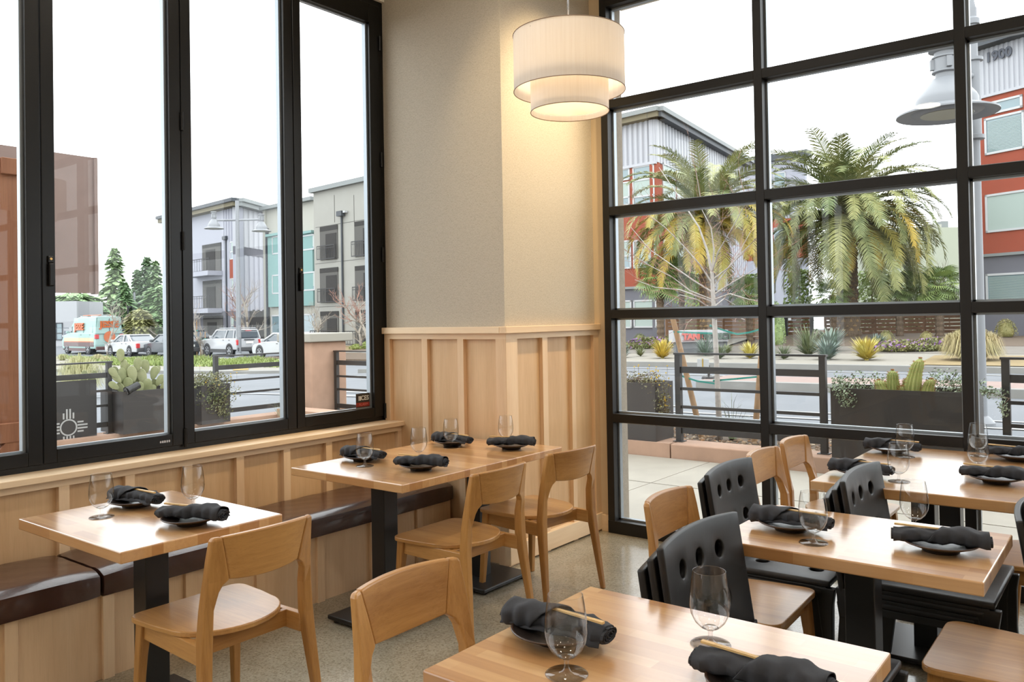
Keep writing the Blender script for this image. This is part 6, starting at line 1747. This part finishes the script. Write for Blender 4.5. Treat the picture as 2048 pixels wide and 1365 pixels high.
# ================================================================== STREET LAMPS
def lamp_head(parent, M_, name='lamp_head'):
    prof = [(0.0, 0.80), (0.155, 0.80), (0.20, 0.785), (0.20, 0.765), (0.135, 0.745), (0.135, 0.70), (0.165, 0.69), (0.165, 0.675), (0.145, 0.665), (0.145, 0.52), (0.165, 0.51), (0.165, 0.49), (0.125, 0.475), (0.125, 0.42), (0.17, 0.405), (0.335, 0.19), (0.36, 0.14), (0.36, 0.055), (0.43, 0.03), (0.59, -0.03), (0.592, -0.05), (0.42, -0.015), (0.40, -0.03), (0.31, -0.045), (0.0, -0.04)]
    h = MB().lathe(prof, 40, M=M_).build(name, 'lamp_grey', parent, smooth='auto')
    MB().lathe([(0.0, -0.058), (0.305, -0.052), (0.31, -0.046), (0.0, -0.041)], 32, M=M_).build('lens', 'lamp_lens', h)
    rv = MB()
    for a in (0.4, 0.4+pi/2, 0.4+pi, 0.4+3*pi/2):
        rv.box((0.14, -0.03, 0.53), (0.185, 0.03, 0.66), M_ @ Matrix.Rotation(a, 4, 'Z'))
    rv.build('clamp_lugs', 'lamp_grey', h)
    return h
LD = 10.4
hb = far(1894, 222, LD); pb_ = far(1953, 400, LD+0.55)
L1 = thing('street_lamp', 'big grey street lamp with a bell-shaped head close to the grid window', 'street lamp', (pb_.x, pb_.y, -0.05))
zt = far(1946, 15, LD+0.55).z
MB().tube([(0, 0, 0), (0, 0, zt+0.05)], [0.068, 0.058], 20).build('pole', 'lamp_grey', L1, smooth='auto')
MB().lathe([(0.09, zt-0.17), (0.09, zt-0.10), (0.05, zt-0.06), (0.05, zt+0.05), (0.03, zt+0.16), (0.0, zt+0.17)], 20).build('finial', 'lamp_grey', L1, smooth='auto')
rel = Vector((hb.x-pb_.x, hb.y-pb_.y, hb.z+0.05))
lamp_head(L1, Matrix.Translation(rel))
zarm = hb.z+0.05+0.59
MB().tube([(0, 0, zarm), (rel.x, rel.y, zarm)], [0.04, 0.04], 12).build('arm', 'lamp_grey', L1, smooth='auto')
MB().lathe([(0.10, zarm-0.85), (0.12, zarm-0.84), (0.12, zarm-0.79), (0.085, zarm-0.78), (0.085, zarm+0.20), (0.12, zarm+0.21), (0.12, zarm+0.25), (0.08, zarm+0.26)], 20).build('collar', 'lamp_grey', L1, smooth='auto')
MB().lathe([(0.16, 0.0), (0.16, 0.05), (0.10, 0.12), (0.07, 0.14)], 20).build('base', 'lamp_grey', L1, smooth='auto')
def far_lamp(label, px, pyb, pyt, depth, heads, pyarm):
    g = far(px, pyb, depth); t = thing('street_lamp', label, 'street lamp', (g.x, g.y, g.z-0.1)); z1 = far(px, pyt, depth).z-g.z+.1; za = far(px, pyarm, depth).z-g.z+.1
    MB().tube([(0, 0, 0), (0, 0, z1)], [0.16, 0.11], 12).build('pole', 'lamp_grey', t, smooth='auto')
    MB().lathe([(0.28, 0.0), (0.28, 0.15), (0.17, 0.3), (0.15, 0.32)], 12).build('base', 'lamp_grey', t)
    for hx, hy in heads:
        p = far(hx, hy, depth)-g; p.z += .1
        MB().tube([(0, 0, za), (p.x, p.y, za)], 0.06, 8).build('arm', 'lamp_grey', t)
        lamp_head(t, Matrix.Translation(p) @ Matrix.Diagonal((1, 1, 1.25, 1)))
    return t
gp = on_g(478, 714)
far_lamp('double-headed grey street lamp in front of the lilac block', 478, 714, 401, (gp-CAM).dot(FWD), [(428, 456), (523, 461)], 440)
far_lamp('grey street lamp with one arm before the conifers', 270, 700, 585, 92, [(308, 616)], 607)
far_lamp('grey street lamp peeking out beside the teal bays', 596, 700, 560, 96, [(620.5, 592)], 583)
for px, pt, lab in ((257, 614, 'thin black pole left of the one-armed street lamp'), (287, 594, 'thin black parking lamp right of the one-armed street lamp')):
    g = far(px, 690, 84); t_ = thing('parking_lamp', lab, 'lamp post', (g.x, g.y, g.z-.2)); zz = far(px, pt, 84).z-g.z+.2
    MB().tube([(0, 0, 0), (0, 0, zz)], 0.10, 8).build('pole', 'rail_dark_far', t_); MB().box((-.1, -.1, zz-.1), (.7, .1, zz+.08)).build('luminaire', 'rail_dark_far', t_)
# reflector on the median
rm = on_y(1418, 765, 16.7); t_ = thing('median_marker', 'white and yellow marker plate on the end of the red median', 'marker', (rm.x, 16.7, 0.10))
MB().box((-.02, -.02, 0), (.02, .02, .30)).build('stem', 'rail_steel', t_); MB().box((-.26, -.03, .26), (.02, -.01, .44)).build('plate', 'road_paint', t_, bevel=.01); MB().box((-.14, -.035, .26), (-.11, -.03, .44)).build('yellow_stripe', 'yellow_paint', t_)
MB().lathe([(0.16, 0), (0.15, 0.05), (0.06, 0.08)], 12).build('foot', 'black_metal', t_)

# ================================================================== VEHICLES
mat('car_white', (240, 242, 244), 0.25, k=0.52, coat=0.4); mat('car_silver', (228, 230, 234), 0.3, k=0.50, coat=0.4); mat('car_dark', (92, 98, 104), 0.25, k=0.6, coat=0.4); mat('car_black', (48, 48, 52), 0.3, k=0.6, coat=0.3)
mat('car_glass', (70, 82, 92), 0.08, k=0.7, spec=0.8); mat('tyre', (44, 44, 46), 0.8, k=0.8); mat('rim_alloy', (200, 202, 206), 0.3, k=0.5, metal=0.4); mat('tail_red', (214, 58, 62), 0.3, k=0.7); mat('bumper_dark', (84, 84, 86), 0.6, k=0.6)
mat('van_mint', (192, 228, 222), 0.35, k=0.52); mat('van_cream', (244, 226, 178), 0.35, k=0.52); mat('van_maroon', (112, 78, 76), 0.35, k=0.55); mat('van_orange', (226, 112, 52), 0.4, k=0.6); mat('indicator', (244, 168, 66), 0.4, k=0.6)
def vehicle(name, label, pos, heading, prof, belt, roofline, W, wheels, wr, paint, lower=None, cat='car', zglass=None, rack=False, taper=.86, stripes=None, tail=None, group='vehicles on the far street'):
    """prof: side outline (x forward, z) of the lower body; roofline: outline of the cabin above the belt"""
    t = thing(name, label, cat, pos, heading, group); hw = W/2
    def ring(y, ins): return [(x*(1-ins*0.04), y, z) for x, z in prof]
    MB().loft([ring(-hw, 1.0), ring(-hw*0.94, 0), ring(hw*0.94, 0), ring(hw, 1.0)]).build('body', paint, t, bevel=0.05, smooth='auto')
    cb = MB().loft([[(x, -hw*0.90*(1 if z < belt+.02 else taper), z) for x, z in roofline], [(x, hw*0.90*(1 if z < belt+.02 else taper), z) for x, z in roofline]]).build('cabin_glass', 'car_glass' if zglass is None else zglass, t, bevel=0.03)
    top = max(z for x, z in roofline); xs_ = [x for x, z in roofline if z > top-.08]
    MB().box((min(xs_)-.08, -hw*.79, top-.05), (max(xs_)+.10, hw*.79, top+.03)).build('roof', paint, t, bevel=0.03)
    up = sorted(roofline); bot = [p for p in roofline if p[1] <= belt+.02]; xf, xr = max(p[0] for p in bot), min(p[0] for p in bot)
    xtf, xtr = max(xs_), min(xs_)
    for s in (-1, 1):
        pl = MB(); yb, yt = s*hw*.91, s*hw*.80
        for a, c__ in ((xf, xtf), (xr, xtr), ((xf*.45+xr*.55), (xtf*.45+xtr*.55)), ((xf*.12+xr*.88), (xtf*.10+xtr*.90))):
            pl.tube([(a, yb, belt-.02), (c__, yt, top-.02)], 0.055, 6)
        pl.build('pillars', paint, t)
        for x in wheels:
            w_ = MB().tube([(x, s*(hw-.22), wr), (x, s*(hw+.01), wr)], wr, 20).build('wheel', 'tyre', t, smooth='auto')
            MB().tube([(x, s*(hw+.005), wr), (x, s*(hw+.022), wr)], wr*.66, 16).build('rim', 'rim_alloy', w_, smooth='auto')
            for q in range(5):
                M_ = Matrix.Translation((x, s*(hw+.024), wr)) @ Matrix.Rotation(2*pi*q/5, 4, 'Y'); MB().box((-.05, -.006, wr*.28), (.05, .006, wr*.58), M_).build('rim_slot', 'tyre', w_)
            MB().tube([(x, s*(hw-.02), wr+.03), (x, s*(hw+.003), wr+.03)], wr*1.16, 20).build('wheel_arch', 'bumper_dark', t)
        zl = belt-.12
        MB().box((min(x for x, z in prof)-.02, s*hw*.72, zl-.28), (min(x for x, z in prof)+.16, s*hw*.985, zl+.04)).build('tail_lamp', 'tail_red', t, bevel=.02)
        MB().box((max(x for x, z in prof)-.22, s*hw*.70, zl-.16), (max(x for x, z in prof)-.02, s*hw*.97, zl)).build('head_lamp', 'rim_alloy', t, bevel=.02)
        MB().cbox((xf-.35, s*(hw+.10), belt+.10), (.12, .20, .16)).build('door_mirror', paint, t, bevel=.03)
        MB().cbox(((xf+xr)/2-.1, s*(hw+.004), belt-.10), (.16, .02, .035)).build('door_handle', 'bumper_dark', t); MB().cbox((xr+.75, s*(hw+.004), belt-.10), (.16, .02, .035)).build('door_handle', 'bumper_dark', t)
    xb = min(x for x, z in prof); MB().box((xb-.05, -hw*.92, .30), (xb+.2, hw*.92, .56)).build('rear_bumper', lower or 'bumper_dark', t, bevel=.05)
    xfm = max(x for x, z in prof); MB().box((xfm-.2, -hw*.9, .26), (xfm+.04, hw*.9, .48)).build('front_bumper', lower or 'bumper_dark', t, bevel=.05)
    MB().cbox((xb-.015, 0, belt-.25), (.03, .5, .14)).build('number_plate', 'sticker_pale', t)
    if lower:
        for s in (-1, 1): MB().box((wheels[1]+wr, s*(hw-.02), .22), (wheels[0]-wr, s*(hw+.012), .44)).build('sill_panel', lower, t)
    if rack:
        for s in (-1, 1): MB().tube([(xtr, s*hw*.7, top+.10), (xtf-.2, s*hw*.7, top+.10)], .03, 6).build('roof_rail', 'rim_alloy', t)
        for x in (xtr+.15, xtf-.4): MB().tube([(x, -hw*.7, top+.11), (x, hw*.7, top+.11)], .025, 6).build('crossbar', 'rim_alloy', t)
    return t
HD = ray(-930, 640); HA = atan2(HD.y, HD.x)
def at_car(px, py): return on_g(px, py)
SED = [(2.35, .35), (2.38, .62), (2.25, .76), (1.1, .93), (-1.75, 1.0), (-2.35, .98), (-2.42, .60), (-2.35, .28), (2.2, .24)]
SEDR = [(1.25, .92), (.35, 1.36), (-.25, 1.43), (-.95, 1.40), (-1.85, 1.0), (-1.7, .92)]
p = at_car(266, 711); vehicle('sedan_car', 'white saloon car parked behind the lettered van', p, HA, SED, .94, SEDR, 1.84, (1.42, -1.40), .33, 'car_white')
p = at_car(345, 712); vehicle('sedan_car', 'dark grey saloon car half hidden by the folding window frame', p, HA, SED, .94, SEDR, 1.84, (1.42, -1.40), .33, 'car_dark')
p = at_car(377, 712); p = far(378, 706, 62); vehicle('sedan_car', 'black car with red tail lamps left of the staked tree', (p.x, p.y, G(p.x, p.y)), HA, SED, .94, SEDR, 1.84, (1.42, -1.40), .33, 'car_black')
p = at_car(575, 716); vehicle('sedan_car', 'white electric-looking saloon nose beyond the peach pillar', p, HA, [(2.30, .35), (2.34, .60), (2.15, .78), (1.1, .96), (-1.75, 1.05), (-2.3, 1.0), (-2.36, .60), (-2.3, .28), (2.2, .24)], .96, [(1.35, .94), (.3, 1.40), (-.3, 1.45), (-1.0, 1.42), (-2.0, 1.05), (-1.8, .95)], 1.85, (1.45, -1.42), .35, 'car_white')
SUV = [(2.15, .42), (2.18, .85), (2.05, 1.02), (.95, 1.10), (-2.05, 1.12), (-2.14, .80), (-2.10, .40), (2.0, .36)]
SUVR = [(1.0, 1.08), (.45, 1.58), (.2, 1.64), (-1.85, 1.62), (-2.04, 1.10)]
p = at_car(462, 711); jp = vehicle('offroad_car', 'white boxy off-roader with roof rack and grey sills', p, HA, SUV, 1.10, SUVR, 1.80, (1.32, -1.30), .36, 'car_silver', 'bumper_dark', rack=True)
MB().box((-2.09, -.62, 1.14), (-2.00, .62, 1.50)).build('rear_window', 'car_glass', jp); MB().box((-2.16, -.35, 1.0), (-2.10, .35, 1.05)).build('tailgate_bar', 'bumper_dark', jp); MB().box((-2.06, -.2, 1.56), (-1.98, .2, 1.60)).build('brake_lamp', 'tail_red', jp)
for px, py, lab in ((262, 679, 'distant white car in the car park'), (298, 678, 'distant silver car in the car park')):
    p = far(px, py+6, 84); vehicle('sedan_car', lab, (p.x, p.y, p.z), HA+0.6, SED, .94, SEDR, 1.84, (1.42, -1.40), .33, 'car_silver')
# lettered van
VP_ = [(2.85, .45), (2.90, 1.0), (2.65, 1.35), (1.75, 1.55), (-2.85, 1.55), (-2.95, .9), (-2.9, .40), (2.7, .36)]
VR = [(1.9, 1.5), (1.15, 2.25), (.7, 2.60), (.2, 2.70), (-2.75, 2.70), (-2.88, 1.5)]
p = at_car(184, 707)
vn = vehicle('delivery_van', 'mint and cream delivery van with orange lettering and a roof ladder', p, HA, VP_, 1.52, VR, 2.06, (1.95, -1.75), .36, 'van_mint', 'van_maroon', 'van', zglass='van_mint', taper=.99)
for s in (-1, 1):
    MB().box((-2.75, s*1.00, .55), (2.5, s*1.045, .88)).build('maroon_band', 'van_maroon', vn); MB().box((-2.75, s*1.00, .88), (2.45, s*1.043, .94)).build('orange_band', 'van_orange', vn); MB().box((-2.75, s*1.00, .94), (2.4, s*1.041, 1.20)).build('cream_band', 'van_cream', vn)
    MB().box((1.15, s*.86, 1.62), (1.72, s*.955, 2.05)).build('cab_window', 'car_glass', vn)
    MB().loft([[(-2.86, s*.94, 1.52), (-2.86, s*.90, 2.68), (-2.86, s*.86, 2.68), (-2.86, s*.90, 1.52)], [(1.1, s*.94, 1.52), (.9, s*.90, 2.68), (.9, s*.86, 2.68), (1.1, s*.90, 1.52)]]).build('side_panel', 'van_mint', vn)
MB().loft([[(1.92, -.8, 1.55), (1.92, .8, 1.55), (1.30, .72, 2.18), (1.30, -.72, 2.18)], [(1.95, -.8, 1.55), (1.95, .8, 1.55), (1.33, .72, 2.18), (1.33, -.72, 2.18)]]).build('windscreen', 'car_glass', vn)
for s in (-1, 1):
    MB().tube([(-2.4, s*.35, 2.86), (.6, s*.35, 2.86)], .04, 6).build('ladder_rail', 'van_orange', vn)
for i in range(8): MB().tube([(-2.3+.4*i, -.35, 2.86), (-2.3+.4*i, .35, 2.86)], .03, 5).build('ladder_rung', 'rim_alloy', vn)
for x in (-2.0, -.2): MB().box((x-.05, -.85, 2.72), (x+.05, .85, 2.83)).build('rack_bar', 'car_white', vn)
# side (+y of the van is its left) and rear lettering
side = -1 if (Matrix.Rotation(HA, 3, 'Z') @ Vector((0, 1, 0))).dot(FWD) > 0 else 1
def van_side(txt, x, z, size, m_, nm='lettering'):
    if side == 1: M_ = Matrix(((-1, 0, 0, x), (0, 0, 1, 1.0), (0, 1, -0.12, z), (0, 0, 0, 1)))
    else: M_ = Matrix(((1, 0, 0, x), (0, 0, -1, -1.0), (0, 1, 0, z), (0, 0, 0, 1)))
    return text_mesh(nm, txt, size, m_, vn, M_, ext=0.04, bold=0.03)
van_side('JESSE', -.2, 2.0, .70, 'van_orange')
def van_rear(txt, y, z, size, m_):
    M_ = Matrix(((0, 0, -1, -2.985), (-1, 0, 0, y), (0, 1, 0, z), (0, 0, 0, 1)))
    return text_mesh('lettering', txt, size, m_, vn, M_, ext=0.02, bold=0.03)
MB().loft([[(-2.92, -.95, 1.50), (-2.92, .95, 1.50), (-2.86, .80, 2.66), (-2.86, -.80, 2.66)], [(-2.97, -.95, 1.50), (-2.97, .95, 1.50), (-2.93, .80, 2.66), (-2.93, -.80, 2.66)]]).build('rear_doors', 'van_mint', vn)
van_rear('JESSE', 0.0, 2.15, .62, 'van_orange')
MB().lathe([(0.0, 0.0), (0.42, 0.0), (0.42, 0.02), (0.0, 0.02)], 16, M=Matrix.Translation((-2.98, 0, 1.25)) @ Matrix.Rotation(-pi/2, 4, 'Y')).build('round_emblem', 'van_orange', vn)
MB().box((-2.99, -.02, .6), (-2.96, .02, 2.6)).build('door_gap', 'van_maroon', vn)
